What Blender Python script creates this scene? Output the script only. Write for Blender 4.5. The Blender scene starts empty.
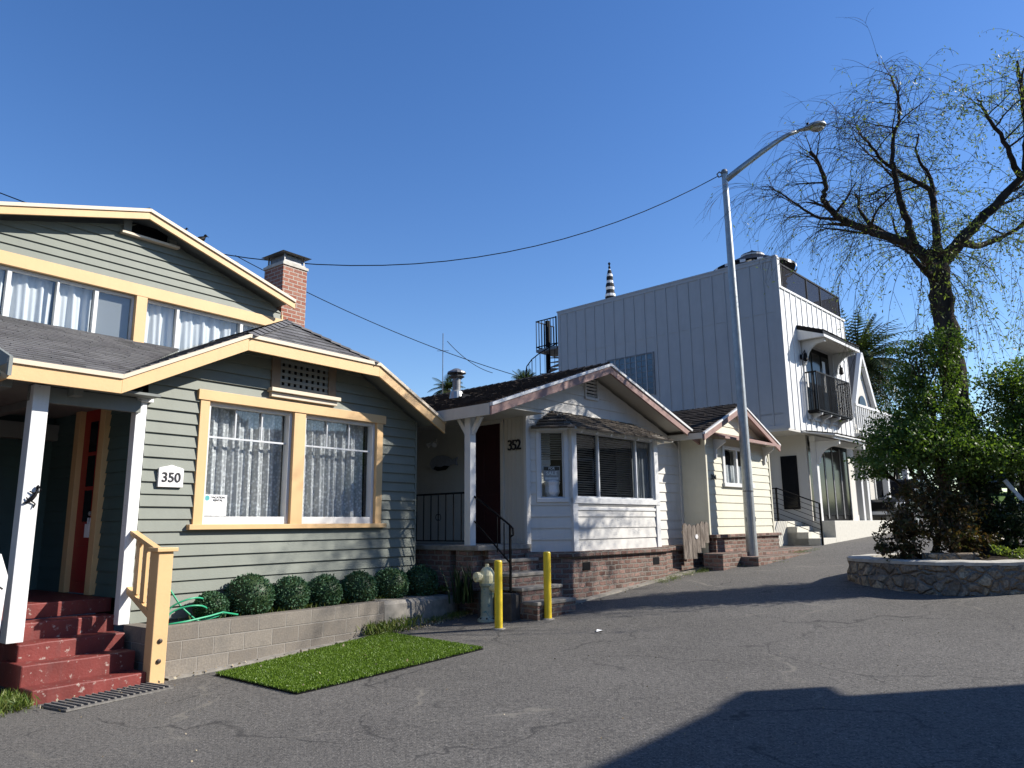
import bpy, math, random
import numpy as np
from mathutils import Vector, Matrix
random.seed(7); RNG=np.random.default_rng(11)
rad=math.radians
scn=bpy.context.scene
COL=scn.collection

# ------------------------------------------------------------------ ground height
_gs=[-900,-60,0,4.7,8.3,12,15.5,18,21,30,45,70,200,900]
_gz=[0,0,0,0.0,.14,.42,.70,.88,1.04,1.42,1.95,2.6,3.2,3.4]
def g(x,y):
    s=.6*x+.8*y
    return float(sum(np.interp(s+d,_gs,_gz) for d in (-.9,-.45,0,.45,.9))/5)

# ------------------------------------------------------------------ node helpers
class NT:
    def __init__(S,name):
        S.m=bpy.data.materials.new(name); S.m.use_nodes=True; S.t=S.m.node_tree; S.t.nodes.clear()
        S.out=S.t.nodes.new('ShaderNodeOutputMaterial')
    def n(S,typ,**kw):
        nd=S.t.nodes.new('ShaderNode'+typ)
        for k,v in kw.items():
            if k.startswith('i_'):
                key=k[2:]; key=int(key) if key.isdigit() else key.replace('_',' ')
                S.link(v,nd.inputs[key])
            else: setattr(nd,k,v)
        return nd
    def link(S,v,inp):
        if isinstance(v,bpy.types.NodeSocket): S.t.links.new(v,inp)
        else: inp.default_value=v
    def mix(S,f,a,b,mode='MIX'):
        nd=S.t.nodes.new('ShaderNodeMix'); nd.data_type='RGBA'; nd.blend_type=mode
        S.link(f,nd.inputs[0]); S.link(a,nd.inputs[6]); S.link(b,nd.inputs[7]); return nd.outputs[2]
    def math(S,op,a,b=0.0,c=None):
        nd=S.t.nodes.new('ShaderNodeMath'); nd.operation=op; S.link(a,nd.inputs[0]); S.link(b,nd.inputs[1])
        if c is not None: S.link(c,nd.inputs[2])
        return nd.outputs[0]
    def ramp(S,f,stops):
        nd=S.t.nodes.new('ShaderNodeValToRGB'); e=nd.color_ramp.elements
        while len(e)<len(stops): e.new(.5)
        for i,(p,c) in enumerate(stops):
            e[i].position=p; e[i].color=(c,c,c,1) if isinstance(c,(int,float)) else (*c,1)
        S.link(f,nd.inputs[0]); return nd.outputs[0]
    def noise(S,vec,scale,detail=4,rough=.55):
        nd=S.t.nodes.new('ShaderNodeTexNoise'); nd.inputs['Scale'].default_value=scale
        nd.inputs['Detail'].default_value=detail; nd.inputs['Roughness'].default_value=rough
        if vec is not None: S.link(vec,nd.inputs['Vector'])
        return nd.outputs[0]
    def obj(S): return S.n('TexCoord').outputs['Object']
    def bump(S,h,dist=.01,strength=1.0,nrm=None):
        nd=S.t.nodes.new('ShaderNodeBump'); nd.inputs['Distance'].default_value=dist; nd.inputs['Strength'].default_value=strength
        S.link(h,nd.inputs['Height'])
        if nrm is not None: S.link(nrm,nd.inputs['Normal'])
        return nd.outputs[0]
    def princ(S,col,rough=.6,normal=None,metal=0.0,spec=.4,**kw):
        p=S.t.nodes.new('ShaderNodeBsdfPrincipled')
        S.link(col,p.inputs['Base Color']); S.link(rough,p.inputs['Roughness']); S.link(metal,p.inputs['Metallic'])
        p.inputs['Specular IOR Level'].default_value=spec
        if normal is not None: S.link(normal,p.inputs['Normal'])
        for k,v in kw.items(): S.link(v,p.inputs[k.replace('_',' ')])
        return p.outputs[0]
    def done(S,sh): S.t.links.new(sh,S.out.inputs[0]); return S.m
def c4(c): return (c[0],c[1],c[2],1.0)

def paint(name,col,rough=.55,var=.12,dirt=.25,grain=30,wear=None,bump=.0015):
    t=NT(name); o=t.obj()
    n1=t.noise(o,3.1,5); n2=t.noise(o,grain,3)
    a=t.mix(t.ramp(n1,[(.3,0),(.75,1)]),c4([x*(1-var) for x in col]),c4([min(1,x*(1+var*.6)) for x in col]))
    st=t.n('Mapping',i_Vector=o); st.inputs['Scale'].default_value=(6,6,.6)
    streak=t.noise(st.outputs[0],2.2,4)
    a=t.mix(t.ramp(streak,[(.5,0),(.85,dirt)]),a,c4([x*.45+.03 for x in col]))
    if wear:
        w=t.noise(o,14,6,.7)
        a=t.mix(t.ramp(w,[(wear[1],0),(wear[1]+.05,1)]),a,c4(wear[0]))
    b=t.bump(n2,bump,.7)
    return t.done(t.princ(a,rough,b))

def wallvec(t,warp=0.0):
    """(along, z) coordinates from object space, picking x or y by the face normal"""
    tc=t.n('TexCoord'); o=tc.outputs['Object']
    sx=t.n('SeparateXYZ',i_Vector=o); sn=t.n('SeparateXYZ',i_Vector=tc.outputs['Normal'])
    ax=t.math('ABSOLUTE',sn.outputs[0]); ay=t.math('ABSOLUTE',sn.outputs[1]); az=t.math('ABSOLUTE',sn.outputs[2])
    f=t.math('GREATER_THAN',ax,ay)
    u=t.math('ADD',t.math('MULTIPLY',sx.outputs[0],t.math('SUBTRACT',1.0,f)),t.math('MULTIPLY',sx.outputs[1],f))
    top=t.math('GREATER_THAN',az,.8)
    v=t.math('ADD',t.math('MULTIPLY',sx.outputs[2],t.math('SUBTRACT',1.0,top)),t.math('MULTIPLY',sx.outputs[1],top))
    c=t.n('CombineXYZ',i_X=u,i_Y=v)
    if warp:
        nz=t.n('TexNoise'); nz.inputs['Scale'].default_value=6; t.link(o,nz.inputs['Vector'])
        add=t.n('VectorMath',operation='MULTIPLY_ADD'); t.link(nz.outputs['Color'],add.inputs[0]); add.inputs[1].default_value=(warp,warp,0); t.link(c.outputs[0],add.inputs[2])
        return add.outputs[0],o
    return c.outputs[0],o

def brickmat(name,c1,c2,mortar,bw=.21,bh=.072,ms=.01,bump=.012,warp=.012,stain=.5,soft=.1):
    t=NT(name); v,o=wallvec(t,warp)
    br=t.n('TexBrick'); t.link(v,br.inputs['Vector'])
    br.inputs['Scale'].default_value=1; br.inputs['Brick Width'].default_value=bw; br.inputs['Row Height'].default_value=bh
    br.inputs['Mortar Size'].default_value=ms; br.inputs['Mortar Smooth'].default_value=soft; br.inputs['Bias'].default_value=0
    br.inputs['Color1'].default_value=(0,0,0,1); br.inputs['Color2'].default_value=(1,1,1,1); br.inputs['Mortar'].default_value=(.5,.5,.5,1)
    n=t.noise(o,5,6,.65); n2=t.noise(o,45,4)
    a=t.mix(br.outputs['Color'],c4(c1),c4(c2))
    a=t.mix(t.ramp(n2,[(.3,0),(.7,.5)]),a,c4([x*.55 for x in c1]))
    a=t.mix(t.ramp(n,[(.45,0),(.75,stain)]),a,c4([x*.5 for x in mortar]))
    a=t.mix(br.outputs['Fac'],a,c4(mortar))
    h=t.math('ADD',t.math('MULTIPLY',t.math('SUBTRACT',1.0,br.outputs['Fac']),.8),t.math('MULTIPLY',n2,.35))
    return t.done(t.princ(a,.9,t.bump(h,bump,1.0),spec=.2))

def shinglemat(name,cols,rough=.9):
    t=NT(name); o=t.obj(); geo=t.n('NewGeometry')
    r=geo.outputs['Random Per Island']
    stops=[(i/(len(cols)-1),c) for i,c in enumerate(cols)]
    a=t.ramp(r,stops)
    n=t.noise(o,120,3); n2=t.noise(o,1.3,4)
    a=t.mix(t.ramp(n,[(.35,0),(.7,.55)]),a,c4([x*.45 for x in cols[0]]))
    a=t.mix(t.ramp(n2,[(.4,0),(.8,.35)]),a,c4([x*1.5 for x in cols[-1]]))
    return t.done(t.princ(a,rough,t.bump(n,.004,.8),spec=.15))

def leafmat(name,cols,trans=.35,rough=.5):
    t=NT(name); geo=t.n('NewGeometry'); r=geo.outputs['Random Per Island']
    stops=[(i/(len(cols)-1),c) for i,c in enumerate(cols)]
    a=t.ramp(r,stops)
    p=t.princ(a,rough,spec=.35)
    tr=t.n('BsdfTranslucent'); t.link(t.mix(1.0,a,(.9,1,.35,1),'MULTIPLY'),tr.inputs[0])
    m=t.n('MixShader'); m.inputs[0].default_value=trans; t.link(p,m.inputs[1]); t.link(tr.outputs[0],m.inputs[2])
    return t.done(m.outputs[0])

def barkmat(name,c1,c2,scale=9):
    t=NT(name); o=t.obj(); mp=t.n('Mapping',i_Vector=o); mp.inputs['Scale'].default_value=(1,1,.25)
    n=t.noise(mp.outputs[0],scale,7,.7)
    a=t.mix(t.ramp(n,[(.35,0),(.65,1)]),c4(c1),c4(c2))
    return t.done(t.princ(a,.95,t.bump(n,.04,1.0),spec=.1))

def glassmat(name,tint=(.02,.025,.03),refl=1.0,rough=.02):
    t=NT(name)
    lw=t.n('LayerWeight'); lw.inputs[0].default_value=.5
    gl=t.n('BsdfGlossy'); gl.inputs['Roughness'].default_value=rough; gl.inputs['Color'].default_value=(refl,refl,refl,1)
    tr=t.n('BsdfTransparent'); tr.inputs[0].default_value=(.93,.95,.96,1)
    m=t.n('MixShader'); t.link(t.math('MULTIPLY_ADD',t.math('POWER',lw.outputs['Facing'],5.0),.8,.045),m.inputs[0]); t.link(tr.outputs[0],m.inputs[1]); t.link(gl.outputs[0],m.inputs[2])
    return t.done(m.outputs[0])

def flat(name,col,rough=.5,metal=0.0,spec=.4,noise=.15,scale=20,bump=0):
    t=NT(name); o=t.obj(); n=t.noise(o,scale,4)
    a=t.mix(t.ramp(n,[(.3,0),(.75,1)]),c4([x*(1-noise) for x in col]),c4([min(1,x*(1+noise)) for x in col]))
    nb=t.bump(n,bump,1.0) if bump else None
    return t.done(t.princ(a,rough,nb,metal,spec))

def asphaltmat():
    t=NT('asphalt'); o=t.obj()
    n1=t.noise(o,.35,5,.6); n2=t.noise(o,38,3,.75); n3=t.noise(o,2.3,6,.7); n4=t.noise(o,75,2)
    a=t.mix(t.ramp(n1,[(.3,0),(.7,1)]),(.080,.075,.067,1),(.132,.124,.111,1))
    a=t.mix(t.ramp(n3,[(.5,0),(.78,.6)]),a,(.155,.145,.13,1))
    a=t.mix(t.ramp(n2,[(.38,.75),(.56,0)]),a,(.025,.025,.025,1))
    n5=t.noise(o,22,3,.7); a=t.mix(t.ramp(n5,[(.45,0),(.75,.5)]),a,(.20,.185,.165,1))
    a=t.mix(t.ramp(n4,[(.58,0),(.72,.65)]),a,(.34,.32,.28,1))
    # pale seams: tar-filled and worn cracks from distorted cells
    vo=t.n('TexVoronoi',feature='DISTANCE_TO_EDGE'); vo.inputs['Scale'].default_value=.23
    nz=t.n('TexNoise'); nz.inputs['Scale'].default_value=1.2; nz.inputs['Detail'].default_value=7; t.link(o,nz.inputs['Vector'])
    ad=t.n('VectorMath',operation='MULTIPLY_ADD'); t.link(nz.outputs['Color'],ad.inputs[0]); ad.inputs[1].default_value=(1.3,1.3,0); t.link(o,ad.inputs[2])
    t.link(ad.outputs[0],vo.inputs['Vector'])
    crack=t.ramp(vo.outputs['Distance'],[(.0,1),(.009,0)])
    brk=t.ramp(t.noise(o,.9,3),[(.5,0),(.62,1)])
    a=t.mix(t.math('MULTIPLY',t.math('MULTIPLY',crack,brk),.8),a,(.19,.175,.145,1))
    vo2=t.n('TexVoronoi',feature='DISTANCE_TO_EDGE'); vo2.inputs['Scale'].default_value=.5; t.link(ad.outputs[0],vo2.inputs['Vector'])
    crack2=t.ramp(vo2.outputs['Distance'],[(.0,1),(.010,0)])
    brk2=t.ramp(t.noise(o,.6,3),[(.46,0),(.54,1)])
    a=t.mix(t.math('MULTIPLY',t.math('MULTIPLY',crack2,brk2),.7),a,(.02,.02,.02,1))
    h=t.math('ADD',n2,t.math('MULTIPLY',n4,.5))
    return t.done(t.princ(a,.88,t.bump(h,.008,.8),spec=.3))

def lacemat():
    t=NT('lace_curtain'); o=t.obj()
    vo=t.n('TexVoronoi'); vo.inputs['Scale'].default_value=22; t.link(o,vo.inputs['Vector'])
    n=t.noise(o,30,3); hole=t.ramp(t.math('ADD',vo.outputs['Distance'],t.math('MULTIPLY',n,.4)),[(.50,1),(.72,.72)])
    d=t.n('BsdfDiffuse'); t.link(t.mix(hole,(.50,.50,.50,1),(.90,.89,.86,1)),d.inputs[0])
    tl=t.n('BsdfTranslucent'); tl.inputs[0].default_value=(.6,.6,.58,1)
    m=t.n('MixShader'); m.inputs[0].default_value=.25; t.link(d.outputs[0],m.inputs[1]); t.link(tl.outputs[0],m.inputs[2])
    tr=t.n('BsdfTransparent'); m2=t.n('MixShader'); t.link(t.math('MULTIPLY',hole,1.0),m2.inputs[0]); t.link(tr.outputs[0],m2.inputs[1]); t.link(m.outputs[0],m2.inputs[2])
    return t.done(m2.outputs[0])

def clothmat(name,col):
    t=NT(name); d=t.n('BsdfDiffuse'); d.inputs[0].default_value=c4(col)
    tl=t.n('BsdfTranslucent'); tl.inputs[0].default_value=c4([x*.8 for x in col])
    m=t.n('MixShader'); m.inputs[0].default_value=.25; t.link(d.outputs[0],m.inputs[1]); t.link(tl.outputs[0],m.inputs[2])
    return t.done(m.outputs[0])

M={}
M['asphalt']=asphaltmat()
M['sage']=paint('sage_lap_paint',(.182,.198,.163),.6,.08,.22,50)
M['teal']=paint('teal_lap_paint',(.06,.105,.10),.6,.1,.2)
M['cream']=paint('butter_trim_paint',(.66,.43,.205),.5,.06,.15)
M['pale']=paint('pale_moulding_paint',(.64,.54,.40),.5,.05,.12)
M['white']=paint('white_house_paint',(.64,.64,.62),.5,.05,.18)
M['postwhite']=paint('worn_white_post_paint',(.72,.72,.70),.5,.05,.2,40,((.42,.40,.36),.66))
M['greyframe']=paint('grey_white_sash_paint',(.55,.57,.58),.45,.05,.15)
M['soffit']=paint('grey_soffit_paint',(.20,.215,.20),.7,.08,.2)
M['ivory']=paint('ivory_lap_paint',(.60,.575,.455),.6,.05,.2,40)
M['lapwhite']=paint('white_lap_paint',(.62,.60,.55),.6,.06,.28,40)
M['wallgrey']=paint('warm_white_board_paint',(.52,.495,.43),.65,.05,.15)
M['pinkbarge']=paint('weathered_barge_paint',(.29,.18,.155),.7,.15,.3,30,((.55,.52,.48),.62))
M['battenshade']=paint('shaded_white_batten_paint',(.46,.465,.46),.6,.05,.18)  # same white siding, shade of the side wall put into the colour
M['batten']=paint('white_front_batten_paint',(.72,.72,.70),.55,.03,.08)
M['stucco']=flat('pale_stucco',(.56,.54,.49),.9,0,.2,.06,60,.002)
M['redstep']=paint('red_painted_concrete',(.19,.035,.028),.6,.35,.7,40,((.36,.28,.24),.60),.004)
M['reddoor']=paint('red_door_paint',(.33,.025,.02),.35,.08,.1)
M['maroon']=paint('dark_maroon_door_paint',(.035,.008,.010),.4,.08,.1)
M['shgrey']=shinglemat('grey_shingles',[(.10,.098,.098),(.15,.148,.148),(.125,.12,.125),(.19,.188,.185)])
M['shbrown']=shinglemat('brown_shingles',[(.035,.028,.024),(.06,.05,.042),(.045,.038,.033),(.085,.068,.055)])
M['shwood']=shinglemat('mossy_wood_shakes',[(.07,.06,.05),(.13,.11,.09),(.10,.085,.07),(.17,.145,.115)])
M['brick']=brickmat('weathered_red_brick',(.12,.06,.045),(.37,.235,.19),(.22,.195,.165),.20,.085,.016,.035,.045,.85,.4)
M['brickch']=brickmat('chimney_red_brick',(.30,.10,.065),(.40,.19,.13),(.42,.36,.30),.20,.075,.010,.014,.008,.35)
M['block']=brickmat('cement_block',(.20,.175,.145),(.27,.24,.20),(.30,.275,.24),.40,.20,.008,.012,.008,.75,.6)
M['conc']=flat('poured_concrete',(.50,.475,.41),.9,0,.2,.2,9,.004)
M['concdark']=flat('stained_kerb_concrete',(.26,.24,.205),.9,0,.2,.3,7,.006)
M['conclight']=flat('new_concrete',(.56,.54,.47),.9,0,.2,.08,14,.002)
M['black']=flat('black_iron',(.006,.006,.007),.55,0,.1,.2)
M['darkconc']=flat('dark_stained_block',(.07,.065,.06),.9,0,.2,.3,12,.004)
M['blinddark']=flat('dark_venetian_blind',(.24,.245,.24),.6,0,.3,.1)
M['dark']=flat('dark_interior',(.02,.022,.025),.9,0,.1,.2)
M['galv']=flat('galvanised_steel',(.36,.38,.38),.45,.6,.5,.15,8)
M['galvdark']=flat('weathered_zinc',(.20,.20,.20),.5,.5,.5,.3,15)
M['yellow']=flat('yellow_bollard_paint',(.74,.54,.03),.4,0,.5,.08,12)
M['hydwhite']=flat('hydrant_cream_paint',(.72,.66,.40),.5,0,.4,.2,14)
M['hydteal']=paint('hydrant_chipped_paint',(.34,.38,.30),.5,.2,.5,30,((.05,.17,.20),.56))
M['hose']=flat('green_hose',(.03,.34,.17),.4,0,.5,.1)
M['glass']=glassmat('window_glass')
M['darkglass']=flat('dark_glass',(.010,.011,.013),.12,0,.18,.1)
M['lace']=lacemat()
M['curtain']=clothmat('white_curtain',(.88,.88,.86))
M['blind']=clothmat('grey_blind',(.30,.31,.31))
M['leafwillow']=leafmat('willow_leaves',[(.09,.13,.03),(.16,.21,.06),(.24,.27,.09),(.12,.16,.05)],.5)
M['leafgreen']=leafmat('broad_leaves',[(.05,.10,.02),(.10,.17,.035),(.18,.25,.06),(.07,.13,.025)],.45)
M['leafdark']=leafmat('dark_ivy_leaves',[(.014,.03,.010),(.028,.055,.017),(.045,.075,.024)],.2)
M['leafred']=leafmat('reddish_shrub_leaves',[(.04,.06,.018),(.10,.055,.025),(.06,.075,.02),(.14,.07,.03),(.05,.06,.02)],.3)
M['leafball']=leafmat('clipped_bush_leaves',[(.028,.065,.032),(.050,.12,.055),(.08,.17,.08)],.12,.65)
M['leafpalm']=leafmat('palm_leaflets',[(.03,.05,.018),(.05,.08,.025),(.09,.10,.04)],.25)
M['weed']=leafmat('weed_blades',[(.06,.11,.02),(.12,.17,.03),(.20,.21,.06)],.35)
M['scrub']=leafmat('hillside_scrub',[(.04,.055,.025),(.07,.075,.04),(.10,.085,.055)],.1)
M['turf']=leafmat('plastic_turf_blades',[(.085,.155,.013),(.125,.21,.02),(.165,.25,.03)],.25,.45)
M['bark']=barkmat('dark_bark',(.022,.018,.015),(.075,.062,.05))
M['palmbark']=barkmat('palm_bark',(.05,.04,.03),(.13,.10,.07),14)
M['twig']=flat('twig_bark',(.06,.045,.03),.9,0,.1,.2)
M['ventwood']=paint('brown_vent_wood',(.20,.155,.11),.7,.15,.3)
M['drylit']=leafmat('dry_leaf_crumbs',[(.16,.12,.07),(.30,.24,.15),(.40,.35,.25)],.1)
M['soil']=flat('dark_soil',(.035,.027,.02),1,0,.1,.4,14,.01)
M['oldwood']=barkmat('weathered_fence_wood',(.13,.105,.085),(.30,.26,.22),12)
M['hill']=flat('dry_hillside',(.07,.07,.045),1,0,.1,.4,.08,.3)
M['grass']=flat('lawn_green',(.07,.12,.02),1,0,.1,.3,2,.01)
M['plaque']=flat('white_plaque',(.72,.70,.68),.5,0,.4,.08,40)
M['ink']=flat('black_ink',(.012,.012,.014),.6)
M['greyink']=flat('grey_print',(.38,.38,.38),.7)
M['tealink']=flat('teal_print',(.08,.35,.36),.6)
M['paper']=flat('white_paper',(.78,.79,.78),.7,0,.3,.04)
M['cement']=flat('grate_metal',(.17,.16,.145),.8,.1,.3,.3,30,.004)
M['carpaint']=flat('dark_blue_grey_car_paint',(.03,.036,.045),.25,0,.6,.1)
M['tyre']=flat('tyre_rubber',(.015,.015,.015),.9)
M['glassblock']=flat('blue_glass_block',(.05,.10,.15),.15,0,.8,.5,9)
M['bronze']=flat('dark_bronze',(.06,.045,.035),.5,.4,.5,.2)
M['fishgrey']=flat('painted_metal_fish',(.24,.26,.31),.5,.1,.4,.2,30)
def stone():
    t=NT('rubble_stone'); o=t.obj(); sx=t.n('Mapping',i_Vector=o); sx.inputs['Scale'].default_value=(1,1,1.25)
    vo=t.n('TexVoronoi',feature='DISTANCE_TO_EDGE'); vo.inputs['Scale'].default_value=4.6
    nz=t.n('TexNoise'); nz.inputs['Scale'].default_value=5; nz.inputs['Detail'].default_value=5; t.link(o,nz.inputs['Vector'])
    ad=t.n('VectorMath',operation='MULTIPLY_ADD'); t.link(nz.outputs['Color'],ad.inputs[0]); ad.inputs[1].default_value=(.16,.16,.16); t.link(sx.outputs[0],ad.inputs[2])
    t.link(ad.outputs[0],vo.inputs['Vector'])
    v2=t.n('TexVoronoi'); v2.inputs['Scale'].default_value=4.6; t.link(ad.outputs[0],v2.inputs['Vector'])
    cc=t.n('SeparateColor',i_Color=v2.outputs['Color']).outputs[0]
    a=t.ramp(cc,[(0,(.23,.18,.125)),(.35,(.42,.33,.23)),(.6,(.33,.28,.21)),(1,(.56,.45,.30))])
    n=t.noise(o,25,5,.65)
    a=t.mix(t.ramp(n,[(.35,.6),(.6,0)]),a,(.05,.045,.04,1))
    mo=t.ramp(vo.outputs['Distance'],[(.02,1),(.07,0)])
    a=t.mix(mo,a,(.26,.235,.20,1))
    h=t.math('ADD',t.ramp(vo.outputs['Distance'],[(0,0),(.16,1)]),t.math('MULTIPLY',n,.45))
    return t.done(t.princ(a,.95,t.bump(h,.06,1.0),spec=.15))
M['stone']=stone()

# ------------------------------------------------------------------ mesh builder
class MB:
    def __init__(S): S.v=[]; S.f=[]; S.mi=[]; S.cut=[]
    def add(S,vs,fs,mi=0):
        S.cut.append((len(S.v),len(S.f))); b=len(S.v); S.v+= [tuple(p) for p in vs]; S.f+=[tuple(b+i for i in f) for f in fs]; S.mi+=[mi]*len(fs)
    def box(S,x0,x1,y0,y1,z0,z1,mi=0):
        if x0>x1: x0,x1=x1,x0
        if y0>y1: y0,y1=y1,y0
        if z0>z1: z0,z1=z1,z0
        v=[(x0,y0,z0),(x1,y0,z0),(x1,y1,z0),(x0,y1,z0),(x0,y0,z1),(x1,y0,z1),(x1,y1,z1),(x0,y1,z1)]
        S.add(v,[(0,3,2,1),(4,5,6,7),(0,1,5,4),(1,2,6,5),(2,3,7,6),(3,0,4,7)],mi); return S
    def bar(S,p,q,w,h,up=(0,0,1),mi=0):
        p=Vector(p);q=Vector(q);d=(q-p).normalized();u=Vector(up)
        if abs(d.dot(u))>.98: u=Vector((1,0,0)) if abs(d.x)<.9 else Vector((0,1,0))
        r=d.cross(u).normalized(); u=r.cross(d).normalized(); r=r*w/2; u=u*h/2
        v=[p-r-u,p+r-u,p+r+u,p-r+u,q-r-u,q+r-u,q+r+u,q-r+u]
        S.add(v,[(0,3,2,1),(4,5,6,7),(0,1,5,4),(1,2,6,5),(2,3,7,6),(3,0,4,7)][::1],mi); return S
    def prism(S,pts,fn,a,b,mi=0):
        """pts: 2D outline, fn(u,v,w)->xyz, extruded from w=a to w=b"""
        n=len(pts); v=[fn(u,w_,a) for u,w_ in pts]+[fn(u,w_,b) for u,w_ in pts]
        f=[tuple(range(n)),tuple(range(2*n-1,n-1,-1))]+[(i,i+n,(i+1)%n+n,(i+1)%n) for i in range(n)]
        S.add(v,f,mi); return S
    def tube(S,pts,r,n=6,mi=0,cap=True):
        pts=[Vector(p) for p in pts]; rs=r if hasattr(r,'__len__') else [r]*len(pts)
        v=[];f=[]; prev=None
        for i,p in enumerate(pts):
            d=(pts[min(i+1,len(pts)-1)]-pts[max(i-1,0)]).normalized()
            if prev is None: u=d.cross(Vector((0,0,1)) if abs(d.z)<.9 else Vector((1,0,0))).normalized()
            else: u=(prev-d*prev.dot(d)).normalized()
            prev=u; w=d.cross(u)
            for k in range(n):
                a=2*math.pi*k/n; v.append(p+u*(rs[i]*math.cos(a))+w*(rs[i]*math.sin(a)))
        for i in range(len(pts)-1):
            for k in range(n):
                f.append((i*n+k,i*n+(k+1)%n,(i+1)*n+(k+1)%n,(i+1)*n+k))
        if cap: f.append(tuple(range(n))[::-1]); f.append(tuple((len(pts)-1)*n+k for k in range(n)))
        S.add(v,f,mi); return S
    def lathe(S,prof,c=(0,0,0),n=16,mi=0,axis=None):
        """prof: list (r,z)"""
        v=[];f=[];c=Vector(c)
        R=Vector((0,0,1)).rotation_difference(Vector(axis)).to_matrix() if axis is not None else Matrix.Identity(3)
        for r,z in prof:
            for k in range(n):
                a=2*math.pi*k/n; v.append(c+R@Vector((r*math.cos(a),r*math.sin(a),z)))
        for i in range(len(prof)-1):
            for k in range(n): f.append((i*n+k,i*n+(k+1)%n,(i+1)*n+(k+1)%n,(i+1)*n+k))
        f.append(tuple(range(n))[::-1]); f.append(tuple((len(prof)-1)*n+k for k in range(n)))
        S.add(v,f,mi); return S
    def slab(S,pts,th,mi=0,mi_under=None):
        n=len(pts); top=[tuple(p) for p in pts]; bot=[(p[0],p[1],p[2]-th) for p in pts]
        b=len(S.v)
        S.add(top+bot,[tuple(range(n))]+[(i,(i+1)%n,(i+1)%n+n,i+n) for i in range(n)],mi)
        S.f.append(tuple(b+n+i for i in reversed(range(n)))); S.mi.append(mi if mi_under is None else mi_under)
        return S
    def merge(S,arrv,arrf,mi=0): S.add(arrv,arrf,mi)
    def islands(S,name,mats,parent=None,**kw):
        """one object per piece that was added"""
        out=[]; cuts=S.cut+[(len(S.v),len(S.f))]
        for (v0,f0),(v1,f1) in zip(cuts[:-1],cuts[1:]):
            q=MB(); q.v=S.v[v0:v1]; q.f=[tuple(i-v0 for i in f) for f in S.f[f0:f1]]; q.mi=S.mi[f0:f1]; out.append(q.build(name,mats,parent,**kw))
        return out
    def build(S,name,mats,parent=None,smooth=False,bevel=0,loc=None,solid=True):
        me=bpy.data.meshes.new(name); me.from_pydata([tuple(map(float,p)) for p in S.v],[],S.f)
        if not isinstance(mats,(list,tuple)): mats=[mats]
        for m in mats: me.materials.append(M[m] if isinstance(m,str) else m)
        if len(mats)>1: me.polygons.foreach_set('material_index',S.mi)
        if smooth: me.polygons.foreach_set('use_smooth',[True]*len(me.polygons))
        me.update()
        o=bpy.data.objects.new(name,me); COL.objects.link(o)
        if parent is not None: o.parent=parent
        if loc is not None: o.location=loc
        if bevel:
            b=o.modifiers.new('edge','BEVEL'); b.width=bevel; b.segments=2; b.limit_method='ANGLE'; b.angle_limit=rad(40)
        return o

def tag(o,label,cat,group=None,kind=None):
    o['label']=label; o['category']=cat
    if group: o['group']=group
    if kind: o['kind']=kind
    return o
def empty(name,loc,rz=0.0,label=None,cat=None,group=None):
    o=bpy.data.objects.new(name,None); COL.objects.link(o); o.location=loc; o.rotation_euler=(0,0,rz); o.empty_display_size=.2
    if label: tag(o,label,cat,group)
    return o
def copy_tree(o,parent=None):
    c=o.copy(); COL.objects.link(c); c.parent=parent
    for ch in list(o.children): copy_tree(ch,c)
    return c
def struct(o): o['kind']='structure'; return o

class Fr:
    """street-front frame; local x = along the front, local y = -n (into the house)"""
    def __init__(S,ox,oy,az):
        S.o=Vector((ox,oy,0)); a=rad(az); S.rz=rad(90-az); S.az=az
        S.u=Vector((math.sin(a),math.cos(a),0)); S.n=Vector((math.cos(a),-math.sin(a),0))
    def w(S,s,n,z): return S.o+S.u*s+S.n*n+Vector((0,0,z))
    def root(S,name,label,cat,s=0,n=0,z=0,group=None):
        p=S.w(s,n,z); return empty(name,p,S.rz,label,cat,group)
A=Fr(-3.79,8.83,37.3); B=Fr(.51,12.69,43); D=Fr(6.61,19.05,43); W=Fr(8.25,20.21,43)

def text(body,size,name,mat,parent,loc,rot,depth=.004,align='CENTER',bold=0.0,sx=1.0):
    cu=bpy.data.curves.new(name,'FONT'); cu.body=body; cu.size=size; cu.extrude=depth; cu.offset=bold
    cu.align_x=align; cu.align_y='CENTER'
    tmp=bpy.data.objects.new('tmp',cu); COL.objects.link(tmp)
    dg=bpy.context.evaluated_depsgraph_get(); me=bpy.data.meshes.new_from_object(tmp.evaluated_get(dg))
    bpy.data.objects.remove(tmp)
    me.materials.clear(); me.materials.append(M[mat])
    o=bpy.data.objects.new(name,me); COL.objects.link(o); o.parent=parent; o.location=loc; o.rotation_euler=rot; o.scale=(sx,1,1)
    return o

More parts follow.
